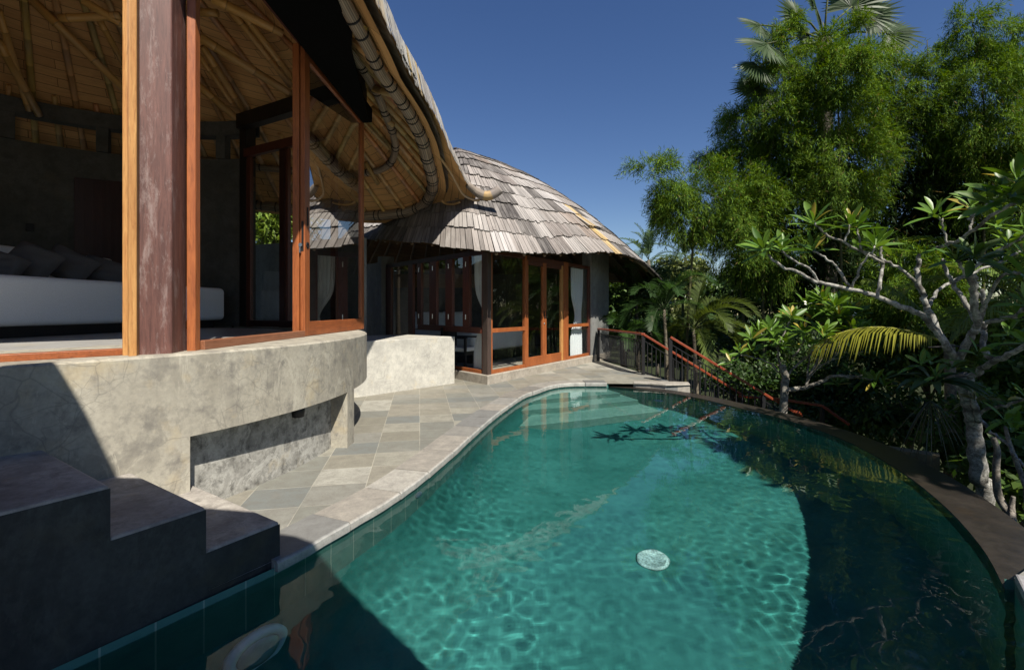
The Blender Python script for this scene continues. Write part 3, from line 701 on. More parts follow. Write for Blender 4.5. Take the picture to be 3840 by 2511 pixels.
# ---- roof
EAVE=[(-70,4.3,5.0),(-54,4.15,5.1),(-46,4.08,5.05),(-38,4.02,4.9),(-24,3.96,4.5),(-8.8,3.93,4.18),(-5,3.985,4.02),(2.9,3.985,3.96),(9.9,4.07,3.99),(15.3,4.18,4.0),(22.8,4.38,4.01),(28.5,4.61,3.97),(34.9,4.90,3.855),(40.4,5.25,3.76),(45.6,5.6,3.69),(50.2,5.86,3.6),(54.2,6.04,3.515),(57.7,6.03,3.43),(62.6,5.855,3.386),(68.3,5.7,3.39),(80,5.3,3.5),(95,4.9,3.6),(115,4.6,3.7),(160,4.5,3.8),(200,4.6,3.9),(250,4.6,4.0),(280,4.6,4.1)]
RF=Roof(PC,(-5.3,4.9,6.55),EAVE)
roof=empty('roof',pav.location); roof.parent=pav; roof.location=(0,0,0)
RF.sheet('soffit',M['plank'],roof,0.0,-.03,2.5,26)
RF.sheet('shell',M['shingle'],roof,.09,-.03,4,20)
for i in range(84):
    th=-40+i*(360/84); m=MB(); pts=[RF.P(th,w_,-.05) for w_ in ((.004,.05,.1,.15,.2,.26,.33,.4,.5,.6,.72,.86) if i%2==0 else (.004,.05,.1,.15,.2,.26))]
    r=random.Random(i); c=tuple(x*r.uniform(.8,1.15) for x in (.66,.39,.15)); cc=[];rr=[];pp=[]
    for k in range(len(pts)-1):
        a,b_=pts[k],pts[k+1]
        pp+=[a,a.lerp(b_,.06),a.lerp(b_,.12)]; rr+=[.045,.042,.042]; cc+=[tuple(x*.55 for x in c),tuple(x*1.1 for x in c),c]
    pp.append(pts[-1]);rr.append(.034);cc.append(c)
    m.tube(pp,rr,8,True,None,cc); m.build('rafter',M['bamboo'],roof,True)
def bundle(name,th0,th1,w_,off,rad,seed,pitch=.30,fat=0):
    r=random.Random(seed); pts=[RF.P(th0+(th1-th0)*k/160,w_,off) for k in range(161)]
    root=MB(); n=12
    # a sheaf of split strips: polygonal tube with fluted section
    vs=[];fs=[];cc=[];uv=[];nn=36; ln=0; rads=[rad if fat==0 else float(np.interp(th0+(th1-th0)*k/160,[-60,5,35,60,110],[rad,rad,rad*1.55,rad*1.6,rad*1.4])) for k in range(161)]
    a=Vector((0,0,1))
    for i,p in enumerate(pts):
        t=(pts[min(i+1,160)]-pts[max(i-1,0)]).normalized(); s=t.cross(Vector((0,0,1))).normalized(); u=s.cross(t)
        if i: ln+=(p-pts[i-1]).length
        for k in range(nn):
            an=2*math.pi*k/nn; rr=rads[i]*(1+(.05 if k%2 else -.05))
            vs.append(p+(s*math.cos(an)+u*math.sin(an))*rr); rk=random.Random(k*7+int(i/9)*131); f=rk.uniform(.65,1.3)*(1.0 if k%2 else .38)
            cc.append((.48*f,.35*f,.24*f)); uv.append((k/nn*rad*6.28*.5+k*.3,ln))
    for i in range(160):
        for k in range(nn):
            k2=(k+1)%nn; fs.append((i*nn+k,i*nn+k2,(i+1)*nn+k2,(i+1)*nn+k))
    root.add(vs,fs,cc,uv)
    # black binding pairs
    bd=root; acc=0; nxt=.12; pair=0
    for i in range(1,160):
        acc+=(pts[i]-pts[i-1]).length
        if acc>=nxt:
            t=(pts[i+1]-pts[i-1]).normalized(); s=t.cross(Vector((0,0,1))).normalized(); u=s.cross(t)
            ring=[pts[i]+(s*math.cos(2*math.pi*k/20)+u*math.sin(2*math.pi*k/20))*(rads[i]*1.04)+t*r.uniform(-.004,.004) for k in range(21)]
            bd.tube(ring,.011,6,False,(.012,.011,.011)); nxt=acc+(.085 if pair==0 else pitch*r.uniform(.85,1.15)); pair=1-pair
    return root.build(name,M['bundle'],roof,True)
bundle('eave_bundle',-50,110,.012,-.08,.062,3,.30,1)
bundle('purlin_bundle',7,110,.15,-.105,.06,4,.42)
# outer eave skirt: thick weathered shingles hanging outside the bundle, running out into a spout at the far tip
EX=[(-60,.13),(-13,.16),(7,.18),(17,.2),(24,.24),(31,.29),(35.3,.44),(37.9,.6),(39.5,.82),(41,.80),(45.5,.42),(48,.2),(52,.1),(120,.08)]
def ext(th): return float(np.interp(th,[x[0] for x in EX],[x[1] for x in EX]))
def lip(th,s,out=0.0):
    p=RF.P(th,.0); a=R(th); d=Vector((math.cos(a),math.sin(a),0)); e=ext(th)
    k=max(0,min(1,(e-.2)/.3))
    lz=float(np.interp(th,[28,31,36,39.5,41,45.5,48,52],[0,0,-.06,-.32,-.34,-.30,-.2,0]))
    return p+d*(.03+(e-.03)*s+out)+Vector((0,0,.075+.10*(1-s)+lz*s**1.5))
m=MB(); ths=np.arange(-58,112,1.0); vs=[];uv=[]
for th in ths:
    for j in range(5): s=j/4; vs.append(lip(th,s)-Vector((0,0,.03))); uv.append((R(th)*4.2,s*ext(th)))
m.add(vs,[(i*5+j,i*5+j+1,(i+1)*5+j+1,(i+1)*5+j) for i in range(len(ths)-1) for j in range(4)],None,uv); m.build('eave_soffit',M['plank'],roof,True)
m=MB(); r=random.Random(17); th=-58.0; pcx=pick(r); run=0
while th<108:
    wd=r.uniform(.05,.11); dth=math.degrees(wd/4.4)
    if run<=0: run=r.uniform(.3,.8); pcx=r.choice([(.42,.39,.36),(.36,.33,.29),(.46,.44,.40),(.27,.24,.21),(.36,.29,.19)])
    run-=wd; k=r.uniform(.8,1.2); c=tuple(x*k for x in pcx)
    if r.random()<.05: c=(.50*k,.37*k,.17*k)
    jj=r.uniform(-.02,.03); tilt=r.uniform(-.3,.3)
    for layer in (0,1):
        o_=-.03*layer
        lo=[lip(th+.03*dth,1,.0+o_*.3),lip(th+dth*.97,1,.0+o_*.3)]; 
        lo=[p+Vector((0,0,-.035+jj+.04*layer)) for p in lo]
        hh=float(np.interp(th,[-60,14,30,38,52,70],[.34,.32,.24,.14,.16,.2]))
        hi=[lip(th+.03*dth+tilt,1,-.07-.05*layer)+Vector((0,0,hh+.06*layer)),lip(th+dth*.97+tilt,1,-.07-.05*layer)+Vector((0,0,hh+.06*layer))]
        u0=r.uniform(0,40);v0=r.uniform(0,40)
        m.add([lo[0],lo[1],hi[1],hi[0]],[(0,1,2,3)],c,[(u0,v0),(u0+wd,v0),(u0+wd,v0+.5),(u0,v0+.5)])
        m.add([lo[0]-Vector((0,0,.018)),lo[1]-Vector((0,0,.018)),lo[1],lo[0]],[(0,1,2,3)],tuple(x*.5 for x in c))
        d=Vector((math.cos(R(th)),math.sin(R(th)),0))*.012
    th+=dth
m.build('eave_skirt',M['shingle'],roof)
shingles(RF,'shingles',M['shingle'],roof,.40,.12,21,-60,112,.9,None,.15)
# rolled spout at the tip of the eave
sp=[D(1752,692,8.5),D(1782,716,8.6),D(1808,731,8.6),D(1832,734,8.6),D(1854,725,8.6),D(1874,710,8.6)]
m=MB(); k=len(sp); m.tube(catmull(sp,5),list(np.interp(np.linspace(0,1,5*(k-1)+1),[0,.3,1],[.05,.085,.088])),16,True,None,[((.23,.19,.155) if i<12 else (.44,.29,.12) if i<18 else (.25,.21,.185)) for i in range(5*(k-1)+1)]); m.build('ridge_roll',M['bundle'],roof,True)
# loose bent cane along the lip of the soffit
m=MB(); cn=[D(1645,585,7.6),D(1685,640,8.05),D(1715,695,8.4),D(1738,730,8.6),D(1775,749,8.65),D(1800,749,8.65)]; m.tube(catmull(cn,5),.022,8,True,(.40,.24,.09)); m.build('edge_cane',M['bamboo'],roof,True)
m=MB(); cn=[D(1655,752,9.0),D(1672,764,9.0),D(1700,766,8.9),D(1725,757,8.8)]; m.tube(catmull(cn,5),.022,8,True,(.40,.24,.09)); m.build('edge_cane',M['bamboo'],roof,True)
# ---- heavy bamboo poles inside (end points and girth read from the photo, set just under the soffit)
POL=[((118,0),(470,340),30,1.0,.95),((306,0),(470,98),30,.9,.9),((749,140),(1105,362),33,.88,.93),((795,-6),(1060,126),34,.85,.88),((740,318),(908,462),27,.95,.965),((760,175),(935,452),24,.95,.965),
     ((744,205),(872,390),20,.97,.965),((850,20),(1090,322),24,.95,.95),((905,45),(1100,298),25,.93,.93),((224,70),(452,60),30,.9,.9),((744,47),(816,50),30,.9,.9),((-10,150),(147,432),28,.95,.96),((-6,40),(108,414),22,.95,.96),((372,74),(466,245),22,.95,.95)]
for i,(a,b_,gpx,fa,fb) in enumerate(POL):
    da=RF.hit(*a) or 6; db=RF.hit(*b_) or 7
    da*=fa; db*=fb
    p,q=D(*a,da),D(*b_,db); rad=gpx/2*(da+db)/2/F
    m=MB(); cane(m,p,q,rad,i+5,(.56,.31,.09),.94,.55,12); m.build('bamboo_pole',M['bamboo'],pav,True)
for i,(a,b_,w_) in enumerate((((1290,380),(1460,560),.03),((1395,330),(1467,352),.05),((1370,610),(1418,690),.045),((1396,405),(1475,470),.045))):
    da=RF.hit(*a,-.12) or 6; db=RF.hit(*b_,-.12) or 6
    m=MB(); cane(m,D(*a,da*.985),D(*b_,db*.985),w_,i+50,(.46,.29,.10)); m.build('bamboo_pole',M['bamboo'],pav,True)
# ---- sofa with charcoal cushions
sofa=empty('sofa',(-5.6,6.1,FZ),'long light grey upholstered sofa inside the open pavilion','sofa')
m=MB(); m.prism([(-6.55,3.9),(-5.17,3.9),(-4.87,7.70),(-6.4,7.70)],FZ,FZ+.115); m.build('plinth',M['dark'],sofa)
m=MB(); m.prism([(-6.5,3.7),(-5.12,3.7),(-4.75,7.86),(-6.4,7.86)],FZ+.117,FZ+.64); m.build('mattress',M['linen'],sofa,True,bevel=.07,seg=4)
m=MB(); m.box((-6.75,3.7,FZ+.4),(-6.38,7.6,FZ+1.10)); m.build('backrest',M['linen'],sofa,True,bevel=.06,seg=4)
def cushion(center,right,up,w_,h_,t_,label,seed):
    r=random.Random(seed); right=Vector(right).normalized(); up=Vector(up).normalized(); nrm=right.cross(up)
    n_=14; mb=MB(); vs=[]
    for sgn in (1,-1):
        for i in range(n_+1):
            for j in range(n_+1):
                x=-1+2*i/n_; y=-1+2*j/n_
                pin=1-.13*(abs(x)**2*(1-abs(y)**1.5)*0+ (1-x*x)*(abs(y)**4)*.6+(1-y*y)*(abs(x)**4)*.6)
                th=(max(0,1-x**4)*max(0,1-y**4))**.55
                wr=.018*math.sin(5*x+3*y+seed)+.012*math.sin(9*y-4*x+seed*2)
                vs.append(Vector(center)+right*(x*w_/2*pin)+up*(y*h_/2*pin)+nrm*(sgn*t_/2*th*(1+wr*6)+.0))
    m2=(n_+1)**2; fs=[]
    for i in range(n_):
        for j in range(n_):
            a=i*(n_+1)+j; b_=a+n_+1; fs.append((a,b_,b_+1,a+1)); fs.append((m2+a,m2+a+1,m2+b_+1,m2+b_))
    mb.add(vs,fs); o=mb.build('cushion',M['cushion'],None,True)
    return tag(o,label,'cushion','charcoal cushions on the grey sofa')
def cush(px,py,d,wpx,hpx,label,seed,roll):
    c=D(px,py,d); k=d/F; rt=Vector((.80,.60,0)); rt=rt.normalized(); up=Vector((-.38,.28,.88)); up=(up-rt*up.dot(rt)).normalized()
    a=R(roll); rt2=rt*math.cos(a)+up*math.sin(a); up2=up*math.cos(a)-rt*math.sin(a)
    cushion(c,rt2,up2,wpx*k,hpx*k,.24,label,seed)
cush(118,985,5.6,150,150,'charcoal cushion second from the left on the grey sofa, its corner raised highest',1,-28)
cush(254,995,6.1,160,130,'charcoal cushion in the middle of the sofa row',2,-30)
cush(392,1020,6.5,150,105,'charcoal cushion nearest the brown corner post, wrinkled',3,-22)
cush(14,1000,5.2,120,110,'charcoal cushion cut off by the left edge of the photo',4,-24)
# ================================================================ low wall between the two houses
b=MB(); b.prism([(-1.09,9.02),(-2.12,9.69),(-3.3,9.2),(-3.1,7.2),(-2.42,7.62)],-.02,.887); tag(b.build('low_wall',M['pale'],bevel=.012),'pale stained concrete low wall block standing between the two round houses','wall')
# ================================================================ bedroom pavilion
BA=Vector((-.452,8.81,0)); BU=Vector((.5586,.8295,0)); BV=Vector((-.66,.751,0)).normalized()
NR_=Vector((BU.y,-BU.x,0)); NL_=Vector((-BV.y,BV.x,0))   # outward normals of the right and left glazed faces
bed=empty('bedroom_pavilion',(-.9,12.5,0),'round bedroom house with grey shingled dome roof and orange timber glazing, beyond the pool','house')
def onf(px,A,U):   # where a photo column meets a face
    k=(px-CX)/F; return (k*A.y-A.x)/(U.x-k*U.y)
PZ=.17
def face(mb,A,U,N,s0,s1,z0,z1,t0,t1):
    """box on a face: s along, z up, t outward from the face plane"""
    a=A+U*s0+N*t0; mb.obox((a.x,a.y,z0),U*(s1-s0),N*(t1-t0),(0,0,z1-z0))
LA=BA-NR_*.0
SR=onf(2290,BA,BU); SL=onf(1400,BA,BV)
m=MB()
pr=BA+BU*SR; plf=BA+BV*SL
m.prism([(p.x,p.y) for p in (BA,pr,pr+Vector((.3,1.6,0)),Vector((.6,16.6,0)),Vector((-2.4,16.2,0)),Vector((-4.2,14.6,0)),plf)],-.02,PZ); m.build('plinth',M['plinth'],bed,bevel=.015)
m=MB(); q=BA-NR_*.06-NL_*.06; m.prism([(p.x,p.y) for p in (q+BU*.10*1.0+BU*.02-BV*0,q-Vector((0,0,0)),q+BV*.16,q+BV*.16-NL_*.15,q+BU*.12-NR_*.15)],PZ-.004,2.75); m.build('corner_post',M['post2'],bed,bevel=.006)
HT=2.55
# right face: fixed light, double doors, side light, plaster end
T0,T1=-.12,-.06
S=lambda px:onf(px,BA,BU)
s_a=S(1851);s_b=S(1982);s_d=S(2053);s_e=S(2121);s_f=S(2138);s_g=S(2221);s_h=S(2287)
wn=empty('window',bed.location); wn.parent=bed; wn.location=(0,0,0)
def piece(nm,mt,par,s0,s1,z0,z1,t0=T0,t1=T1,A=BA,U=BU,N=NR_,bev=.004):
    m=MB(); face(m,A,U,N,s0,s1,z0,z1,t0,t1); return m.build(nm,mt,par,bevel=bev)
def pane(par,s0,s1,z0,z1,t=-.09,A=BA,U=BU,N=NR_,mt=None):
    a=A+U*s0+N*t; b_=A+U*s1+N*t; m=MB(); m.add([(a.x,a.y,z0),(b_.x,b_.y,z0),(b_.x,b_.y,z1),(a.x,a.y,z1)],[(0,1,2,3)]); return m.build('pane',mt or M['glass'],par)
piece('stile',M['orange'],wn,s_a,s_a+.05,PZ,HT); piece('mullion',M['orange'],wn,s_b-.04,s_b+.03,PZ,HT,-.13,-.05)
piece('sill',M['orange'],wn,s_a+.05,s_b-.04,PZ,PZ+.07); piece('rail',M['orange'],wn,s_a+.05,s_b-.04,.955,1.035); piece('head',M['red'],wn,s_a+.05,s_b-.04,HT-.08,HT)
pane(wn,s_a+.04,s_b-.04,PZ+.06,.96); pane(wn,s_a+.04,s_b-.04,1.03,HT-.07)
dd=empty('double_door',bed.location); dd.parent=bed; dd.location=(0,0,0)
piece('head',M['red'],dd,s_b+.03,s_e,HT-.10,HT,-.13,-.05)
for (a,c) in ((s_b+.032,s_d-.003),(s_d+.003,s_e)):
    w_=.085
    piece('stile',M['orange'],dd,a,a+w_*.75,PZ+.005,HT-.1); piece('stile',M['golden'] if a>s_d-.1 else M['orange'],dd,c-w_*1.1,c,PZ+.005,HT-.1)
    piece('bottom_rail',M['orange'],dd,a+w_*.75,c-w_*1.1,PZ+.005,PZ+.20,T0+.002,T1-.002); piece('top_rail',M['red'],dd,a+w_*.75,c-w_*1.1,HT-.19,HT-.1,T0+.002,T1-.002); pane(dd,a+.05,c-.07,PZ+.19,HT-.18)
for ds in (-.045,.045): piece('handle',M['black'],dd,s_d+ds-.012,s_d+ds+.012,1.20,1.36,T1,T1+.012)
p=BA+BU*(s_d-.045)+NR_*(T1); m=MB(); m.lathe((p.x,p.y,1.08),[(.025,0),(.02,.012),(.005,.014)],14,NR_); m.build('lock',M['metal'],dd,True)
w2=empty('window',bed.location); w2.parent=bed; w2.location=(0,0,0)
piece('stile',M['orange'],w2,s_e+.004,s_f,PZ,HT,-.14,-.045); piece('stile',M['red'],w2,s_g-.09,s_g,PZ,HT); piece('sill',M['orange'],w2,s_f,s_g-.09,PZ,PZ+.07); piece('rail',M['orange'],w2,s_f,s_g-.09,.955,1.035); piece('head',M['red'],w2,s_f,s_g-.09,HT-.08,HT)
pane(w2,s_f,s_g-.08,PZ+.06,.96); pane(w2,s_f,s_g-.08,1.03,HT-.07)
piece('wall',M['grey'],bed,s_g+.004,s_h,PZ,3.0,-.30,-.03)
# left face: folding windows over a rail, plain light at the corner, door at the far end
SL_=lambda px:onf(px,BA,BV)
l_a=SL_(1805);w3=empty('folding_window',bed.location); w3.parent=bed; w3.location=(0,0,0)
KW=dict(A=BA,U=BV,N=NL_)
piece('stile',M['red'],w3,l_a-.03,l_a+.07,PZ,HT,**KW); piece('sill',M['orange'],w3,l_a+.07,SL_(1560),PZ,PZ+.07,**KW); piece('rail',M['red'],w3,l_a+.07,SL_(1560),.94,1.06,-.13,-.04,**KW)
piece('head',M['darkred'],w3,l_a+.07,SL_(1440),HT-.10,HT,**KW)
for pxa,pxb in ((1751,1727),(1687,1662),(1628,1602),(1571,1556)):
    sa,sb=SL_(pxa),SL_(pxb); piece('stile',M['red'],w3,sa,sb,1.06,HT-.1,-.12,-.05,**KW)
    m=MB(); c_=BA+BV*((sa+sb)/2)+NL_*(-.045)
    for z in (1.25,2.3): m.bar((c_.x,c_.y,z-.05),(c_.x,c_.y,z+.05),.016,.016)
    m.build('hinge',M['metal'],w3)
for a,c in ((1800,1752),(1726,1690),(1660,1630),(1600,1573)): pane(w3,SL_(a),SL_(c),1.06,HT-.1,-.085,BA,BV,NL_)
pane(w3,l_a+.06,SL_(1600),PZ+.06,.95,-.085,BA,BV,NL_)
d2=empty('side_door',bed.location); d2.parent=bed; d2.location=(0,0,0)
for a,c in ((1540,1523),(1459,1440)): piece('stile',M['red'],d2,SL_(a),SL_(c),PZ,HT-.1,-.12,-.05,**KW)
piece('bottom_rail',M['red'],d2,SL_(1523),SL_(1459),PZ,PZ+.12,-.11,-.06,**KW); pane(d2,SL_(1523),SL_(1459),PZ+.12,HT-.1,-.085,BA,BV,NL_)
piece('wall',M['grey'],bed,SL_(1438),SL_(1424),PZ,2.75,-.3,.06,**KW); piece('wall',M['grey'],bed,SL_(1423.6),SL_(1330),PZ,2.62,-.2,-.02,**KW)
# plaster walls round the back
m=MB(); pts=[pr-NR_*.1,pr+Vector((.2,1.6,0)),Vector((.5,16.4,0)),Vector((-2.3,16.1,0)),Vector((-4.0,14.6,0)),BA+BV*SL_(1330)-NL_*.1]
for a,c in zip(pts,pts[1:]):
    d=(c-a).normalized(); s=Vector((-d.y,d.x,0))*.14; m.prism([(v.x,v.y) for v in (a,c,c+s,a+s)],PZ,2.6)
m.build('rear_wall',M['inner'],bed)
# band of blond panelling and low cabinet seen through the glass on the rear wall
m=MB(); m.bar((-3.6,14.6,2.28),(-1.0,14.6,2.28),.04,.42); m.build('wall_panel',wood('blond_panel',(.22,.13,.06),(.3,.19,.09),'x'),bed)
m=MB(); m.box((-3.7,14.64,PZ),(0.3,14.8,2.5)); m.build('partition',M['inner'],bed)
# roof
BC=(-1.55,12.95)
def pol(x,y,z): return (math.degrees(math.atan2(y-BC[1],x-BC[0])),math.hypot(x-BC[0],y-BC[1]),z)
def pe(px,py,d): p=D(px,py,d); return pol(p.x,p.y,p.z)
BE=[pe(1494,905,9.65),pe(1612,910,8.85),pe(1706,922,8.25),pe(1788,934,7.9),pe(1853,940,7.95),pe(1935,943,8.3),pe(2023,948,8.85),pe(2082,950,9.3),pe(2141,946,9.85),pe(2200,942,10.35),pe(2258,942,10.9),pe(2317,951,11.5),pe(2364,963,12.1),pe(2405,983,12.6),pe(2440,1012,13.0),pe(2471,1044,13.4),
    pol(4.3,14.6,2.25),pol(3.3,16.8,2.4),pol(.6,18.0,2.6),pol(-2.4,17.4,2.7),pol(-4.6,15.8,2.8),pol(-5.0,13.6,2.85),pol(-4.4,11.9,2.9),pe(1400,893,10.4)]
RB_=Roof(BC,(-1.62,12.8,5.55),BE,.95)
br=empty('roof',bed.location); br.parent=bed; br.location=(0,0,0)
RB_.sheet('soffit',M['plankshade'],br,-.05,.0,4,20); RB_.sheet('shell',M['shingle'],br,.0,.0,4,20)
shingles(RB_,'shingles',M['shingle'],br,.375,.088,33,0,360,.965,lambda th,row: (-24.6<(th-360 if th>180 else th)<-19.2 and row<4) ,.035)
for i in range(48):
    th=i*7.5; m=MB(); pts=[RB_.P(th,w_,-.085) for w_ in (.0,.1,.2,.32,.45)]; m.tube(pts,.03,7,True,(.13,.075,.035)); m.build('rafter',M['bamboo'],br,True)
m=MB(); pts=[RB_.P(th,.012,-.05) for th in range(0,361,4)]; m.tube(pts,.035,8,False,(.2,.17,.13)); m.build('eave_bundle',M['bundle'],br,True)
# ---- things inside the bedroom
bd_=empty('bed',(-.2,12.6,PZ),'bed with white cotton cover behind the glass of the bedroom corner','bed')
def rbox(mb,c,ax,lx,ly,z0,z1): 
    a=Vector(ax).normalized(); s=Vector((-a.y,a.x,0)); c=Vector((c[0],c[1],0)); p=[c-a*lx/2-s*ly/2,c+a*lx/2-s*ly/2,c+a*lx/2+s*ly/2,c-a*lx/2+s*ly/2]; mb.prism([(v.x,v.y) for v in p],z0,z1)
m=MB(); rbox(m,(-1.15,12.2),BU,2.1,2.0,PZ,PZ+.25); m.build('bed_frame',M['dark'],bd_)
m=MB(); rbox(m,(-1.15,12.2),BU,2.2,2.1,PZ+.25,PZ+.72); m.build('mattress',M['white'],bd_,True,bevel=.09,seg=3)
def pillow(c,w_,h_,rt,label,seed):
    o=None
    global M
    k=M['cushion']; M['cushion']=M['white']; cushion(c,rt,Vector((0,0.25,.97)),w_,h_,.2,label,seed); M['cushion']=k
    o=SC.objects[-1] if False else None
for px,lab,sd in ((1588,'leftmost white pillow seen through the folding windows of the bedroom',1),(1648,'middle white pillow seen through the folding windows of the bedroom',2),(1700,'rightmost white pillow seen through the folding windows, tilted',3)):
    c=D(px,1200,12.0); pillow(c,.52,.46,(1,.15,0),lab,sd)
for o in SC.objects:
    if o.type=='MESH' and str(o.get('label','')).find('white pillow')>0: o.name='pillow'; o['category']='pillow'; o['group']='white pillows on the bed'
# dark armchair by the corner
ch=empty('armchair',(-1.15,10.2,PZ),'dark timber armchair with pale seat behind the low corner glass','chair')
cc=D(1725,1300,10.15); cx_,cy_=cc.x,cc.y
ax=Vector((.9,-.4,0)).normalized(); sx=Vector((-ax.y,ax.x,0))
def cb(nm,mt,a0,a1,s0,s1,z0,z1,bev=.008):
    m=MB(); p=Vector((cx_,cy_,0))+ax*a0+sx*s0; m.obox((p.x,p.y,PZ+z0),ax*(a1-a0),sx*(s1-s0),(0,0,z1-z0)); return m.build(nm,mt,ch,bevel=bev)
for a in (-.3,.26):
    for s_ in (-.3,.25): cb('leg',M['black'],a,a+.05,s_,s_+.05,0,.62 if a>0 else .85)
cb('seat',M['linen'],-.28,.28,-.25,.25,.34,.44,.03); cb('seat_frame',M['black'],-.30,.30,-.28,.28,.27,.335); cb('armrest',M['black'],-.3,.33,-.31,-.25,.62,.655); cb('armrest',M['black'],-.3,.33,.25,.31,.62,.655); cb('backrest',M['black'],-.31,-.26,-.25,.25,.4,.88)
# curtains
def curtain(px0,px1,z0,z1,A,U,N,t,label,pinch=None,seed=0,folds=7,bulge=None):
    s0,s1=onf(px0,A,U),onf(px1,A,U); n_=folds*8; nz=26; mb=MB(); vs=[]
    for j in range(nz+1):
        z=z0+(z1-z0)*j/nz
        k=1.0
        if pinch: k=1-pinch[1]*math.exp(-((z-pinch[0])/.35)**2)
        for i in range(n_+1):
            f=i/n_; s=s0+(s1-s0)*((f-pinch[2])*k+pinch[2] if pinch else f)
            p=A+U*s+N*(t+.028*math.sin(f*folds*6.283+.6*math.sin(z*2+seed))+.01*math.sin(f*31+z))
            vs.append((p.x,p.y,z))
    mb.add(vs,[(j*(n_+1)+i,j*(n_+1)+i+1,(j+1)*(n_+1)+i+1,(j+1)*(n_+1)+i) for j in range(nz) for i in range(n_)])
    o=mb.build('curtain',M['white'],None,True); return tag(o,label,'curtain','white curtains of the bedroom')
curtain(1807,1748,PZ+.02,HT-.05,BA,BV,NL_,-.2,'white curtain tied back left of the dark corner post of the bedroom',(1.25,.62,.0),1)
curtain(1851,1862,PZ+.02,HT-.05,BA,BU,NR_,-.2,'narrow white curtain edge just right of the dark corner post',(1.2,.5,.0),2,3)
curtain(2168,2212,PZ+.02,HT-.08,BA,BU,NR_,-.22,'white curtain tied back in the side light right of the double doors',(1.25,.45,.8),3,6)
# ================================================================ railings and the stair down to the garden
P1=G(2239,1352,0); P1=Vector((2.36,12.9,0)); P2=G(2412,1404,0); P3=G(2514,1433,0)
SDIR=Vector((.97,-.25,0)).normalized(); SLOPE=.62; RH=.87
railwood=wood('red_rail_wood',(.20,.035,.014),(.30,.06,.02),'x',rough=.35)
def post(mb,p,z0,z1,w_=.06): mb.box((p.x-w_/2,p.y-w_/2,z0),(p.x+w_/2,p.y+w_/2,z1))
def railing(name,label,runs,posts,pitch=.105):
    rl=empty(name,runs[0][0],label,'railing','timber topped black railings')
    for (p,z0,z1) in posts: m=MB(); post(m,p,z0,z1); m.build('post',M['black'],rl)
    for i,(a,b_,bars) in enumerate(runs):
        m=MB(); m.bar(a,b_,.085,.045,(b_-a).cross(Vector((0,0,1))) ); m.build('handrail',railwood,rl,bevel=.006)
        if not bars: continue
        up=Vector((0,0,.13)); lo=Vector((0,0,RH-.09))
        m=MB(); m.bar(a-up,b_-up,.03,.02); m.build('top_bar',M['black'],rl)
        m=MB(); m.bar(a-lo,b_-lo,.03,.02); m.build('bottom_bar',M['black'],rl)
        Lh=Vector((b_.x-a.x,b_.y-a.y,0)).length; n_=int(Lh/pitch)
        for k in range(1,n_):
            q=a.lerp(b_,k/n_); m=MB(); m.box((q.x-.008,q.y-.008,q.z-lo.z),(q.x+.008,q.y+.008,q.z-up.z)); m.build('baluster',M['black'],rl)
    return rl
zt=Vector((0,0,RH)); 
Lf=1.95; e2=P2+SDIR*Lf+Vector((0,0,RH-SLOPE*Lf))
railing('terrace_railing','black railing with red handrail along the terrace, running down the far side of the stairs',[(P1+zt,P2+zt,True),(P2+zt,e2,True)],[(P1,0,RH-.02),(P2,0,RH-.02),(P2+SDIR*Lf,-1.3,e2.z-.02)],.085)
Ln=2.22; e3=P3+SDIR*Ln+Vector((0,0,RH-SLOPE*Ln)); mid=P3+SDIR*1.62; zm=RH-SLOPE*1.62
e4=D(2987,1541,8.35); e4b=D(3070,1545-0,8.2)
railing('stair_railing','black railing with red timber handrail descending from the terrace along the pool rim',[(P3+zt,e3,True),(e3,D(2987,1543,8.3),False)],[(P3,0,RH-.02),(mid,-1.2,zm-.02)],.105)
h0=D(2935,1497,9.2);h1=D(3083,1520,9.0);h2=D(3152,1572,8.8);h3=D(3185,1592,8.75)
railing('lower_railing','dark red timber handrail of the lower landing beyond the pool rim',[(D(2770,1484,9.6),h0,False),(h0,h1,False),(h1,h3,False)],[(Vector((h1.x,h1.y,0)),-2.2,h1.z-.02),(Vector((h0.x,h0.y,0)),-2.2,h0.z-.02)])
stt=empty('garden_stairs',P2,'concrete stairs descending to the garden between the two red handrails','stairs')
for k in range(12):
    z=-.17*(k+1); a=P2+SDIR*(.02+.27*k)-Vector((0,0,0)); b_=P3+SDIR*(.05+.27*k)
    m=MB(); m.prism([(v.x,v.y) for v in (a,a+SDIR*.27,b_+SDIR*.27,b_)],-3.0,z); m.build('step',M['grey'],stt)
# ================================================================ unseen roof added behind the viewer, shaped to shade the stairs
gz=empty('shade_roof',(0,-1.5,0),'unseen shingled roof added behind the viewer to shade the concrete stairs','pavilion')
GH=3.25
KX,KY=.37,.73
def wallpt(px,py):
    k=(px-CX)/F; a=k*k+1; b_=-2*(k*PC[0]+PC[1]); c=PC[0]**2+PC[1]**2-PR**2; d=(-b_-math.sqrt(b_*b_-4*a*c))/(2*a)
    return (k*d,d,H-(py-HY)/F*d)
def gp(px,py,z): p=G(px,py,z); return (p.x,p.y,z)
edge=[wallpt(0,1424),wallpt(185,1393),wallpt(250,1492),wallpt(315,1600),wallpt(314,1668),wallpt(311,1738),gp(393,1806,.415),gp(509,1808,.415),gp(781,1924,.198),gp(923,1936,.198),gp(1033,2024,0),gp(1109,2034,0),gp(1152,2050,0),(-.9,2.64,0),(-.55,2.46,0),(-.26,2.26,0),(.1,1.9,0),(.4,1.3,0),(.6,.4,0),(.5,-1.5,0),(-3.4,-1.5,0)]
poly=[(x+KX*(GH-z),y-KY*(GH-z)) for x,y,z in edge]  # roof outline carried up the sun rays from the wanted shadow edge
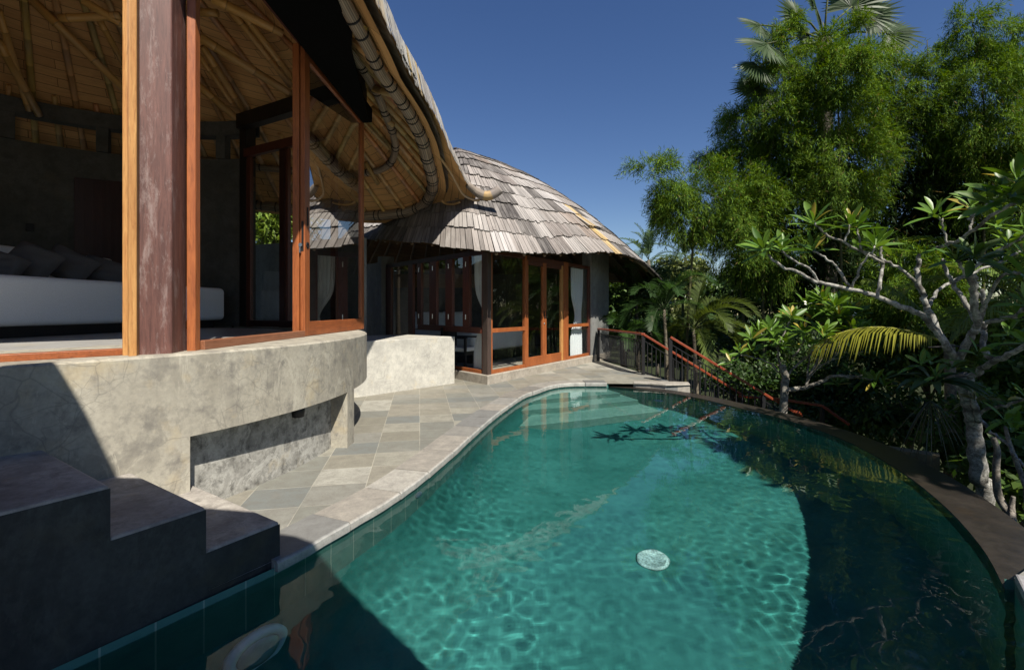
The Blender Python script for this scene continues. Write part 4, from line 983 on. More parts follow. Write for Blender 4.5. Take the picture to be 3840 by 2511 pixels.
m=MB(); m.prism(poly,GH,GH+.10); cx0=sum(p[0] for p in poly)/len(poly); cy0=sum(p[1] for p in poly)/len(poly); n_=len(poly)
m.add([(x,y,GH+.1) for x,y in poly]+[(cx0,cy0-.5,GH+1.4)],[(i,(i+1)%n_,n_) for i in range(n_)]); m.build('roof',M['shingle'],gz)
for x,y in ((-1.9,-.9),(1.2,-2.6),(-1.9,-3.4)): m=MB(); m.tube([(x,y,0),(x,y,GH)],.07,12,True,(.3,.19,.08)); m.build('post',M['bamboo'],gz,True)
# ================================================================ vegetation
def leafmesh(name,mat,parent,pos,dirs,nrm,Ln,Wd,col,shape='diamond',droop=.0):
    """pos,dirs,nrm (n,3); Ln,Wd (n,); col (n,3)"""
    n=len(pos); d=dirs/np.linalg.norm(dirs,axis=1)[:,None]
    s=np.cross(d,nrm); s/=np.maximum(1e-6,np.linalg.norm(s,axis=1))[:,None]; u=np.cross(s,d)
    if shape=='diamond':
        tt=np.array([0,.42,1,.42]); ss=np.array([0,.5,0,-.5]); ff=np.array([[0,1,2,3]]); fold=np.zeros(4)
    elif shape=='strip':
        tt=np.array([0,0,.6,.6,1]); ss=np.array([-.35,.35,.45,-.45,0]); ff=None; fold=np.zeros(5); faces=[(0,1,2,3),(3,2,4)]
    else: # long leaf with a midrib fold
        rows=[(0,.10),(.18,.62),(.42,1.0),(.68,.92),(.88,.48),(1,.03)]
        tt=[];ss=[];fold=[]
        for t,w_ in rows: tt+=[t,t,t]; ss+=[-.5*w_,0,.5*w_]; fold+=[.16*w_,0,.16*w_]
        tt=np.array(tt);ss=np.array(ss);fold=np.array(fold); faces=[]
        for k in range(len(rows)-1):
            for j in range(2): a=k*3+j; faces.append((a,a+1,a+4,a+3))
        ff=None
    m=len(tt)
    V=pos[:,None,:]+d[:,None,:]*(tt[None,:,None]*Ln[:,None,None])+s[:,None,:]*(ss[None,:,None]*Wd[:,None,None])+u[:,None,:]*(fold[None,:,None]*Wd[:,None,None])
    if np.any(droop):
        dr=np.broadcast_to(np.asarray(droop),(n,)); V[:,:,2]-=(tt[None,:]**2)*(dr*Ln)[:,None]
    V=V.reshape(-1,3)
    if ff is not None: faces=[tuple(f) for f in ff]
    me=bpy.data.meshes.new(name)
    lt=np.array([len(f) for f in faces]); base=np.concatenate([np.array(f) for f in faces])
    loops=(base[None,:]+(np.arange(n)*m)[:,None]).ravel(); tot=np.tile(lt,n); st=np.concatenate([[0],np.cumsum(tot)[:-1]])
    me.vertices.add(len(V)); me.vertices.foreach_set('co',V.ravel().astype(np.float32))
    me.loops.add(len(loops)); me.loops.foreach_set('vertex_index',loops.astype(np.int32))
    me.polygons.add(len(tot)); me.polygons.foreach_set('loop_start',st.astype(np.int32)); me.polygons.foreach_set('loop_total',tot.astype(np.int32))
    me.update(calc_edges=True); me.validate()
    at=me.attributes.new('col','FLOAT_COLOR','POINT'); c=np.ones((len(V),4),np.float32); c[:,:3]=np.repeat(col,m,axis=0); at.data.foreach_set('color',c.ravel())
    return link(name,me,parent,mat,shape!='diamond')
def unit(n,r): 
    v=r.normal(size=(n,3)); return v/np.linalg.norm(v,axis=1)[:,None]
def colmix(n,r,a,b,j=.18):
    t=r.random(n)[:,None]; c=np.array(a)[None]*(1-t)+np.array(b)[None]*t; return c*(1+r.normal(size=(n,1))*j).clip(.5,1.6)
# ---------------- bamboo plumes
def spine(pts,n=40):
    """pts: (px,py,rpx,depth) bottom to top -> arrays of points and radii in metres"""
    P=[(D(x,y,d),rp*d/F) for x,y,rp,d in pts]
    q=catmull([p for p,_ in P],max(2,n//(len(P)-1))); rr=np.interp(np.linspace(0,1,len(q)),np.linspace(0,1,len(P)),[r_ for _,r_ in P]); return q,rr
def bamboo(pts,label,seed,nspray,ll=(.14,.24),a=(.045,.115,.012),b=(.14,.22,.02),leaves=15,culm=True):
    r=np.random.default_rng(seed); q,rr=spine(pts)
    base=Vector((q[0].x+r.normal()*.3,q[0].y+.3,-3.2))
    root=empty('bamboo',base,label,'bamboo','bamboo plumes behind the pool')
    if culm:
        m=MB(); cp_=catmull([base,base.lerp(q[0],.6)+Vector((0,0,.3)),q[0],q[len(q)//2],q[-1]],6)
        m.tube(cp_,list(np.linspace(.045,.01,len(cp_))),7,True,(.10,.10,.035)); m.build('culm',M['bark'],root,True)
    P=np.array([tuple(p) for p in q]); w_=rr**1.6; w_=w_/w_.sum()
    # sprays: clustered, mostly in the outer shell of the plume
    ncl=max(6,nspray//26); ci=r.choice(len(P),ncl,p=w_); cd=unit(ncl,r); cr=rr[ci]*(r.random(ncl)**.35)
    cc=P[ci]+cd*cr[:,None]*np.array([1,1,.9])
    k=r.integers(0,ncl,nspray); sp=cc[k]+unit(nspray,r)*(rr[ci][k]*.30*r.random(nspray)**.5)[:,None]
    outw=sp-P[ci][k]; outw/=np.linalg.norm(outw,axis=1)[:,None]
    sd=outw*.8+unit(nspray,r)*.5+np.array([0,0,-.25]); sd/=np.linalg.norm(sd,axis=1)[:,None]
    n=nspray*leaves; si=np.repeat(np.arange(nspray),leaves); t=np.tile(np.linspace(0,1,leaves),nspray)
    pos=sp[si]+sd[si]*(t*.36)[:,None]+np.array([0,0,-1])*((t**2)*.12)[:,None]+r.normal(size=(n,3))*.015
    d=sd[si]*.7+unit(n,r)*.65+np.array([0,0,-.35])
    nrm=unit(n,r)*.6+np.array([0,0,1.0])
    L_=r.uniform(*ll,n); W_=L_*r.uniform(.09,.15,n)
    young=np.clip((sp[si][:,2]-q[0].z)/max(.5,q[-1].z-q[0].z),0,1)  # height along the plume; leaves darken at random towards its foot
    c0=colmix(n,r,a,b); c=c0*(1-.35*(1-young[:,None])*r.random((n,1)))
    dry=r.random(n)<.02; c[dry]=(.22,.17,.06)
    leafmesh('foliage',M['leafb'],root,pos,d,nrm,L_,W_,c); return root
BD=14.0
BAM=[([(2900,1000,160,14.5),(2800,860,170,14),(2753,775,150,13.6),(2591,715,130,13.2),(2440,655,75,13)],'bamboo arm reaching far left over the sky, lowest of the bamboo plumes',900),
 ([(2600,840,60,13.2),(2560,800,90,13.2),(2500,740,60,13.2)],'drooping bamboo spray hanging under the left reaching arm',220),
 ([(2860,760,150,14.2),(2880,500,150,14.2),(2935,330,130,14),(2945,190,105,14),(2925,80,50,14)],'tall bamboo plume left of the fan palm with yellow green top',1000),
 ([(3150,760,120,13),(3175,560,140,13),(3145,360,140,13),(3160,220,120,13),(3170,130,60,13)],'broad bamboo plume in the middle directly below the fan palm crown',1000),
 ([(3360,500,140,14.5),(3365,390,130,14.5),(3330,260,110,14.5),(3275,150,60,14.5)],'bamboo plume right of the middle, rising to the right of the fan palm',650),
 ([(3440,640,150,15),(3464,460,140,15),(3484,290,90,15),(3477,150,42,15)],'slim bamboo plume with a narrow tip in the gap to the right',500),
 ([(3690,760,130,13.5),(3700,560,140,13.5),(3690,400,140,13.5),(3650,230,110,13.5),(3645,70,55,13.5)],'tallest bamboo plume on the right side, brightest yellow green',1000),
 ([(3820,700,130,14),(3815,460,120,14),(3814,270,100,14),(3800,110,60,14)],'bamboo plume cut off by the right edge of the photo',700),
 ([(2740,640,110,15),(2752,520,90,15),(2770,420,60,15)],'small bamboo plume on the left edge between the arm and the tall plumes',300),
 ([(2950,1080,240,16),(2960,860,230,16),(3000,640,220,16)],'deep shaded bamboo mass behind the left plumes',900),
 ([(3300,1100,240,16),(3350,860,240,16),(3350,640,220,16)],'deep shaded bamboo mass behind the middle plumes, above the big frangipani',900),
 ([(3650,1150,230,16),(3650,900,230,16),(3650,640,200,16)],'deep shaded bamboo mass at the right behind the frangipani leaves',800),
 ([(3380,1180,150,10.5),(3390,1080,150,10.5),(3400,990,110,10.5)],'low green bamboo thicket seen through the frangipani branches',420)]
for i,(p,lab,ns) in enumerate(BAM):
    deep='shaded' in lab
    bamboo(p,lab,100+i,int(ns*(3.2 if deep else 4.0)),a=(.010,.024,.005) if deep else (.032,.088,.012),b=(.022,.048,.008) if deep else (.145,.225,.02),ll=(.2,.34) if deep else (.10,.18))  # shaded masses: shade between the plumes put into darker leaf colours
# ---------------- palms
def frond(P0,dir0,L,curl,nl,ll,lw,cols,r,pos,dr,nr,LL,WW,CC,mb,up=(0,0,1),vang=35,rad=.02,twist=0,hang=.3):
    d=Vector(dir0).normalized(); p=Vector(P0); st=L/nl; pts=[p.copy()]
    side=d.cross(Vector(up)).normalized()
    for k in range(nl):
        t=k/nl
        d=(d+Vector((0,0,-1))*curl/nl*(0.4+1.6*t)).normalized(); p=p+d*st; pts.append(p.copy())
        if t<.12: continue
        s=side; u=s.cross(d).normalized()
        if twist: s=(s*math.cos(twist)+u*math.sin(twist)).normalized(); u=s.cross(d).normalized()
        ln=ll*(math.sin(math.pi*min(1,.12+.82*t))**.7)
        for sg in (1,-1):
            va=R(vang+r.normal()*5); dd=d*math.cos(R(55)-.35*t)+(s*sg*math.cos(va)+u*math.sin(va))*math.sin(R(55)-.1*t)
            pos.append(tuple(p));dr.append(tuple(dd));nr.append(tuple(u+s*sg*-.3));LL.append(ln*r.uniform(.7,1.1));WW.append(lw);CC.append(np.array(cols)*r.uniform(.75,1.3))
    mb.tube(pts,list(np.linspace(rad,rad*.25,len(pts))),5,True,tuple(np.array(cols)*1.3))
def palm(name,base,fr,label,cat,trunk=None,seed=0,group=None,nl=26,lw=.035,hang=.35,up=(0,0,1)):
    r=np.random.default_rng(seed); root=empty(name,base,label,cat,group)
    A=[[],[],[],[],[],[]]
    if trunk:
        m=MB(); m.tube(catmull(trunk[0],5),list(np.linspace(trunk[1],trunk[2],5*(len(trunk[0])-1)+1)),10,True,(.20,.17,.12)); m.build('trunk',M['bark'],root,True)
    for k,(P0,d0,L,curl,ll,c) in enumerate(fr):
        m=MB(); A=[[],[],[],[],[],[]]
        frond(P0,d0,L,curl,nl,ll,lw,c,r,*A,m)
        if True:
            fo=m.build('frond',M['bark'],root,True); 
            leafmesh('leaflets',M['leaf'],fo,np.array(A[0]),np.array(A[1]),np.array(A[2]),np.array(A[3]),np.array(A[4]),np.array(A[5]),'strip',hang)
    return root
def crown(c,n,L,ll,col,r,elev=(75,-10),curl=1.2,az0=0,az1=360):
    out=[]
    for k in range(n):
        az=R(az0+(az1-az0)*(k+r.uniform(-.3,.3))/n); el=R(r.uniform(elev[1],elev[0]))
        d=(math.cos(az)*math.cos(el),math.sin(az)*math.cos(el),math.sin(el)); j=r.uniform(.75,1.25)
        out.append((c,d,L*r.uniform(.8,1.1),curl*r.uniform(.7,1.3),ll,tuple(x*j for x in col)))
    return out
r=np.random.default_rng(5)
# areca palms just beyond the terrace railing
g_='areca palms beyond the terrace railing'
for (px,py,d,n_,L_,lab,sd,az) in ((2385,1120,14.5,15,1.9,'dark green areca palm with an upright spear leaf, closest to the bedroom wall',1,(0,360)),
     (2490,1160,13.6,16,2.0,'areca palm with feathery arching fronds in front of the tall garden trees',2,(0,360)),
     (2600,1230,12.8,14,1.8,'yellowish areca palm whose fronds arch right over the red stair handrail',3,(-90,120)),
     (2340,1260,13.8,12,1.4,'low areca palm behind the black bars of the terrace railing',4,(0,360))):
    c=D(px,py,d); b0=Vector((c.x,c.y,-3.2)); col=(.028,.065,.015) if sd!=3 else (.065,.095,.016)
    fr=crown(c,n_,L_,.44,col,r,(82,0),1.7,*az)
    if sd==1: fr.append((c,(.12,-.1,1),2.0,.1,.22,(.10,.17,.06)))
    palm('areca_palm',b0,fr,lab,'palm',([b0,b0.lerp(c,.5)+Vector((.1,0,0)),c],.06,.045),sd,g_,50,.024,.18)
# far coconut palms
for (px,py,d,L_,lab,sd) in ((2432,975,42,3.6,'distant coconut palm just right of the bedroom roof tip',11),(2570,968,46,3.8,'distant coconut palm in the middle, over the round garden tree',12),(2782,1040,50,3.6,'small distant coconut palm farthest right, beside the bamboo',13)):
    c=D(px,py,d); b0=Vector((c.x,c.y,-3.2)); palm('coconut_palm',b0,crown(c,15,L_,.95,(.075,.12,.05),r,(85,-25),1.5),lab,'palm',([b0,b0.lerp(c,.5)+Vector((.3,0,0)),c],.2,.14),sd,'distant coconut palms',22,.12)
# near coconut frond and palm fronds at the right
c=D(3260,1240,7.6); 
b0=D(3900,1500,7.4); b0.z=-3.2; top=D(3560,1290,7.3)
fr=[(top,(-.95,.12,.42),2.0,.95,.62,(.26,.26,.03)),(top,(-.4,.3,.9),1.5,.9,.5,(.12,.17,.03)),(top,(.6,.2,.7),1.7,1.1,.5,(.14,.18,.03)),(top,(.2,-.5,.8),1.4,1.0,.5,(.12,.16,.03))]
palm('coconut_palm',Vector((top.x,top.y,-3.2)),fr,'young coconut palm behind the big frangipani with one arching yellow frond','palm',([Vector((top.x+.1,top.y,-3.2)),top],.09,.07),21,None,64,.026,1.15)
top=D(3860,1120,8.2); fr=[(top,(-.9,.1,.5),2.1,1.0,.75,(.17,.21,.035)),(top,(-.7,.25,.95),2.1,.9,.75,(.15,.2,.03)),(top,(-.3,.0,1),1.8,.9,.7,(.12,.18,.03)),(top,(-.95,-.2,.1),1.8,.9,.7,(.15,.2,.03)),(top,(-.2,.7,.7),1.8,1.0,.7,(.12,.18,.03))]
palm('coconut_palm',Vector((top.x,top.y,-3.2)),fr,'coconut palm at the right edge, yellow green fronds behind the frangipani branches','palm',([Vector((top.x,top.y,-3.2)),top],.12,.09),22,None,50,.03,.5)
# fan palm rising above the bamboo
fp=D(3090,150,15.2); root=empty('fan_palm',(fp.x,fp.y,-3.2),'tall fan palm with stiff grey green leaves rising above the bamboo','palm')
m=MB(); m.tube(catmull([Vector((fp.x+.3,fp.y,-3.2)),Vector((fp.x+.1,fp.y,4)),fp],6),list(np.linspace(.28,.2,13)),12,True,(.16,.14,.11)); m.build('trunk',M['bark'],root,True)
FL=[(3060,30,110,(-.25,-.6,.9)),(3195,25,120,(.25,-.7,.8)),(3110,-60,110,(0,-.3,1)),(2875,165,105,(-1,-.35,.15)),(2850,95,80,(-.9,-.3,.5)),(2850,325,100,(-.9,-.3,-.35)),(2845,250,80,(-1,-.2,-.1)),(3330,125,110,(.95,-.3,.35)),(3030,130,90,(-.35,-.9,.2)),(3140,190,80,(.1,-.9,-.2)),(2990,60,90,(-.6,-.6,.6)),(3260,60,100,(.7,-.4,.7)),(2960,230,90,(-.6,-.7,-.1))]
for k,(px,py,rp,nd) in enumerate(FL):
    c=D(px,py,(13.5 if px<2950 else 14.6)+(.3 if k%3 else -.3)); Lr=rp/F*14.4*1.25; ax=(c-fp); ax=(ax.normalized() if ax.length>.2 else Vector((0,-.3,1))); nv=Vector(nd).normalized()
    m=MB(); m.tube([fp,fp.lerp(c,.5)+Vector((0,0,.15)),c],[.035,.03,.022],6,True,(.14,.17,.07)); fo=m.build('frond',M['bark'],root,True)
    fan=ax; hint=(nv*.35+Vector((0,-.9,.25))).normalized(); nrm=(hint-fan*hint.dot(fan)).normalized(); sdv=nrm.cross(fan)
    n_=40; A=np.linspace(-2.2,2.2,n_); pos=np.repeat(np.array([tuple(c)]),n_,0); dd=np.array([tuple(fan*math.cos(a)+sdv*math.sin(a)-nrm*.12*abs(math.sin(a))) for a in A]); nn=np.array([tuple(nrm+sdv*(.5 if i%2 else -.5)) for i in range(n_)])
    rr=np.random.default_rng(k); LL=Lr*(1-.13*np.abs(A))*rr.uniform(.9,1.06,n_)
    leafmesh('blade',M['leaf'],fo,pos,dd,nn,LL,np.full(n_,.085)*Lr/1.0,colmix(n_,rr,(.032,.06,.02),(.06,.095,.035),.15),'strip',.12)
# ---------------- broadleaf trees
def tree(name,px,py,d,rx,rz,label,seed,col=((.03,.075,.014),(.08,.14,.025)),leaf=(.12,.2),n=6000,cat='tree',group=None,base=-3.2,lw=.5,lumps=16,mat='leaf'):
    r=np.random.default_rng(seed); c=np.array(tuple(D(px,py,d))); root=empty(name,(c[0],c[1],base),label,cat,group)
    m=MB(); 
    top=Vector(tuple(c)); b0=Vector((c[0]+r.normal()*.2,c[1],base))
    m.tube(catmull([b0,b0.lerp(top,.5)+Vector((r.normal()*.15,0,0)),top],5),list(np.linspace(max(.05,rx*.07),max(.02,rx*.025),11)),8,True,(.12,.10,.075))
    lc=c+unit(lumps,r)*np.array([rx,rx,rz])*(r.random((lumps,1))**.4)*.72; lr=r.uniform(.28,.48,lumps)
    for k in range(min(lumps,9)): m.tube([top.lerp(b0,.25),(top.lerp(b0,.1)+Vector(tuple(lc[k])))/2,Vector(tuple(lc[k]))],[max(.02,rx*.022),max(.012,rx*.014),.008],6,True,(.13,.11,.08))
    m.build('trunk',M['bark'],root,True)
    k=r.integers(0,lumps,n); v=unit(n,r); rad=lr[k]*(.55+.45*r.random(n)**.5)
    pos=lc[k]+v*np.array([rx,rx,rz])*rad[:,None]
    # gather leaves into small tufts
    tuft=r.integers(0,max(1,n//9),n); tc=r.integers(0,n,max(1,n//9)); pos=pos[tc[tuft]]*.82+pos*.18+r.normal(size=(n,3))*np.mean(leaf)*.35
    d_=v*.6+unit(n,r)*.8+np.array([0,0,-.3]); nr_=unit(n,r)*.7+np.array([0,0,1.])+v*.4
    L_=r.uniform(*leaf,n); tone=(.7+.6*r.random(lumps))[k][:,None]
    leafmesh('crown',M[mat],root,pos,d_,nr_,L_,L_*lw*r.uniform(.8,1.2,n),colmix(n,r,*col)*tone); return root
bg_='garden trees in the distance'
YG=((.10,.135,.035),(.20,.23,.07)); DG=((.02,.055,.012),(.055,.10,.02)); MG=((.035,.08,.015),(.09,.15,.025))
tree('garden_tree',2560,1040,30,2.2,2.0,'round pale green garden tree under the middle distant palm',31,YG,(.22,.36),5200,'tree',bg_,lumps=26)
tree('garden_tree',2455,1060,33,1.9,1.7,'pale green garden tree directly right of the bedroom roof tip',32,YG,(.22,.36),3600,'tree',bg_,lumps=20)
tree('garden_tree',2665,1110,28,1.2,1.0,'small glossy leaved tree between the pale round tree and the dark trees',33,MG,(.2,.32),2200,'tree',bg_)
tree('garden_tree',2800,1110,26,2.0,1.3,'dark green bushy tree below the small distant palm',34,DG,(.18,.3),4200,'tree',bg_,lumps=22)
tree('garden_tree',2920,1080,24,2.0,1.9,'dark tree filling the space left of the big frangipani leaves',35,DG,(.18,.28),4500,'tree',bg_,lumps=22)
tree('garden_tree',2700,1230,20,1.3,.9,'yellow green bamboo like bush right of the areca palms',36,((.05,.10,.015),(.12,.17,.03)),(.16,.26),3800,'tree',bg_,lw=.22,lumps=20)
tree('garden_tree',2830,1290,17,1.5,1.0,'dark bush behind the small frangipani crown',37,DG,(.12,.2),4200,'tree',bg_,lumps=20)
tree('garden_tree',2320,1120,18,2.1,1.7,'glossy dark tree seen between the bedroom wall and the areca palms',38,MG,(.16,.26),5200,'tree',bg_,lumps=20)
tree('garden_tree',2520,1290,17,1.8,1.0,'dense dark shrubbery behind the stair railing',39,DG,(.14,.22),4200,'tree',bg_,lumps=20)
tree('garden_tree',2400,1080,38,2.2,1.6,'hazy green tree behind the areca palms',40,MG,(.25,.4),2600,'tree',bg_)
tree('garden_tree',2760,1060,38,2.0,1.2,'far green treetop under the gap in the sky',41,MG,(.25,.4),2600,'tree',bg_)
tree('garden_tree',2620,1170,36,2.6,1.1,'far low treetop just above the areca fronds',42,YG,(.25,.4),3000,'tree',bg_)
# dark hedges below the pool rim
hg='dark shrubs below the pool rim'
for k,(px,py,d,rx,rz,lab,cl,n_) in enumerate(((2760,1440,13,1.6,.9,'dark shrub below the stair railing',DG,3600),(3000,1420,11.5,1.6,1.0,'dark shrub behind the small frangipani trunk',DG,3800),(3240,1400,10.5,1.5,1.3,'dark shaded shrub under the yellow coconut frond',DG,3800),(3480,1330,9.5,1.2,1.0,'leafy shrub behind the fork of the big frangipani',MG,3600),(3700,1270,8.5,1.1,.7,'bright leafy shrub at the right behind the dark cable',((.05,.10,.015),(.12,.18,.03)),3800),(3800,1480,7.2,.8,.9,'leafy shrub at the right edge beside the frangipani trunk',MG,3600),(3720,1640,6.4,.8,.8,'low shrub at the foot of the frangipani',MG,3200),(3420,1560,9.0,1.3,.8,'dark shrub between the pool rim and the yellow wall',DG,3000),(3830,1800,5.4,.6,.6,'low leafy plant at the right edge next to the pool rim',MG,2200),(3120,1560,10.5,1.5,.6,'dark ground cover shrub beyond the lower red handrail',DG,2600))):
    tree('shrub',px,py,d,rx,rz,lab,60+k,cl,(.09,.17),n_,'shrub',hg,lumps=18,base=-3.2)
# tree and wall outside the rear door of the pavilion
tree('garden_tree',1015,800,13,1.4,1.3,'sunlit mango like tree seen through the rear glass door',81,((.10,.17,.02),(.28,.36,.06)),(.20,.32),3600,'tree',None,lw=.22,lumps=18,base=-.5)
tree('garden_tree',980,760,17,2.6,2.6,'dark tree standing behind the garden wall, second behind the rear glass door',82,DG,(.2,.3),4500,'tree',None,lumps=24,base=-.5)
tree('garden_tree',640,700,16,2.4,2.6,'broad dark tree added left behind the open pavilion to be mirrored in the folding windows',83,DG,(.22,.32),4500,'tree',None,lumps=24,base=-.5)  # next trees and yard wall added to darken the folding window reflections
tree('garden_tree',500,560,20,3.0,3.0,'tall dark tree added farthest left behind the pavilion roof for the window reflections',84,DG,(.24,.36),4500,'tree',None,lumps=24,base=-.5)
m=MB(); m.bar(Vector((-9.6,17.5,1.2)),Vector((-7.0,10.2,1.2)),.18,3.2); tag(m.build('garden_wall',M['grey']),'tall grey yard wall added left of the bedroom house to darken its window reflections','wall')
tree('garden_tree',700,900,13.5,1.9,2.2,'dense dark tree added inside the grey yard wall to darken the bedroom window reflections',85,DG,(.2,.3),5200,'tree',None,lumps=24,base=-.5)
# unseen trees added right of the view to shade rim, shrubs and bamboo foot
def at3(name,x,y,z,*a,**k):
    d=y; return tree(name,CX+x/d*F,HY-(z-H)/d*F,d,*a,**k)
at3('shade_tree',9.4,4.3,6.4,2.0,1.7,'broad shade tree outside the frame at the right, shading the rim and the low shrubs',91,DG,(.22,.34),7000,'tree',None,lumps=30)
at3('shade_tree',11.9,8.2,7.2,2.1,2.0,'second shade tree outside the frame, farther back, shading the foot of the bamboo',92,DG,(.22,.34),7000,'tree',None,lumps=30)
at3('shade_tree',6.5,.45,5.8,1.35,1.1,'low shade tree outside the frame beside the viewer, darkening the stone pool rim',94,DG,(.2,.3),5500,'tree',None,lumps=26)
at3('shade_tree',8.3,2.2,5.6,1.5,1.3,'smallest shade tree outside the frame nearest the viewer, shading the rim corner',93,DG,(.2,.3),5000,'tree',None,lumps=26)
m=MB(); a=D(900,930,10.2);b_=D(1120,930,9.6); m.bar(Vector((a.x-2,a.y+1,1.42)),Vector((b_.x+1.5,b_.y-.6,1.42)),.18,2.7); tag(m.build('garden_wall',M['grey']),'grey plaster garden wall outside the rear glass door','wall')
m=MB(); a=G(3370,1660,-.9); m.bar(Vector((3.9,7.6,-1.5)),Vector((5.6,6.2,-1.5)),.2,2.0); tag(m.build('garden_wall',concrete('ochre_wall',(.22,.18,.10),(.16,.13,.07),(.08,.065,.04),False)),'low ochre garden wall in shade behind the dark pool rim','wall')
m=MB(); a=D(3480,1302,7.0);b_=D(3850,1282,6.6); m.tube([a,a.lerp(b_,.5)-Vector((0,0,.01)),b_+Vector((.6,0,0))],.012,6,True,(.03,.02,.015)); tag(m.build('dark_rail',M['dark']),'thin dark horizontal rail behind the frangipani trunk','rail')
# ---------------- frangipani
def frangi(name,label,chains,tips,base,seed,leaf=(.26,.36),lw=.23,nl=13,cols=((.05,.12,.012),(.12,.21,.025)),bark=(.38,.37,.335),flow=0,thick=.48):
    r=np.random.default_rng(seed); root=empty(name,base,label,'tree')
    m=MB()
    for pts,r0,r1 in chains:
        q=catmull([p if isinstance(p,Vector) else D(*p) for p in pts],5); n=len(q); rad=np.linspace(r0,r1,n)*thick*(1+r.normal(size=n)*.05)
        q=[p+Vector(tuple(r.normal(size=3)*.006)) for p in q]
        cc=[]
        for i in range(n):
            k=r.uniform(.7,1.15); cc.append(tuple(x*k for x in bark) if r.random()>.12 else (.10,.095,.085))
        m.tube(q,list(rad),10,True,None,cc)
    m.build('trunk',M['bark'],root,True)
    A=[[],[],[],[],[],[],[]]
    for (px,py,d,dx,dy,dz,k,sc,dk) in tips:
        c=D(px,py,d); ax=Vector((dx,dy,dz)).normalized(); e1=ax.orthogonal().normalized(); e2=ax.cross(e1)
        for i in range(k):
            ph=i*2.4+r.normal()*.2; f=i/k; el=R(12+58*(1-f)+r.normal()*9)   # outer leaves flatter
            el=R(75-70*(1-f)+r.normal()*9)
            d_=(e1*math.cos(ph)+e2*math.sin(ph))*math.cos(el)+ax*math.sin(el)
            p=c+ax*(-.05+.07*f)+ (e1*math.cos(ph)+e2*math.sin(ph))*.012
            A[0].append(tuple(p));A[1].append(tuple(d_));A[2].append(tuple(ax+Vector(tuple(r.normal(size=3)*.25))));L_=r.uniform(*leaf)*sc*(1-.25*f);A[3].append(L_);A[4].append(L_*lw*r.uniform(.9,1.1))
            t=r.random(); col=np.array(cols[0])*(1-t)+np.array(cols[1])*t
            if r.random()<.06: col=np.array((.30,.24,.04))
            A[5].append(col*dk*r.uniform(.85,1.2)); A[6].append(r.uniform(.05,.28))
    leafmesh('leaves',M['leafd'],root,np.array(A[0]),np.array(A[1]),np.array(A[2]),np.array(A[3]),np.array(A[4]),np.array(A[5]),'long',np.array(A[6]))
    if flow:
        mb=MB()
        for (px,py,d) in flow:
            c=D(px,py,d-.12)
            for b_ in range(3):
                c2=c+Vector(tuple(r.normal(size=3)*.035)); ax=Vector((r.normal()*.4,-.6,.8)).normalized(); e1=ax.orthogonal().normalized(); e2=ax.cross(e1)
                for k in range(5):
                    ph=k*1.2566; dv=e1*math.cos(ph)+e2*math.sin(ph); sv=ax.cross(dv); mb.add([c2,c2+dv*.014+sv*.010+ax*.006,c2+dv*.029+ax*.01,c2+dv*.014-sv*.010+ax*.006],[(0,1,2,3)],(.8,.78,.66))
        mb.build('flowers',attr_mat('petals',.6),root)
    return root
def z5(x,y,d): return (2200+x*.689,800+y*.689,d)
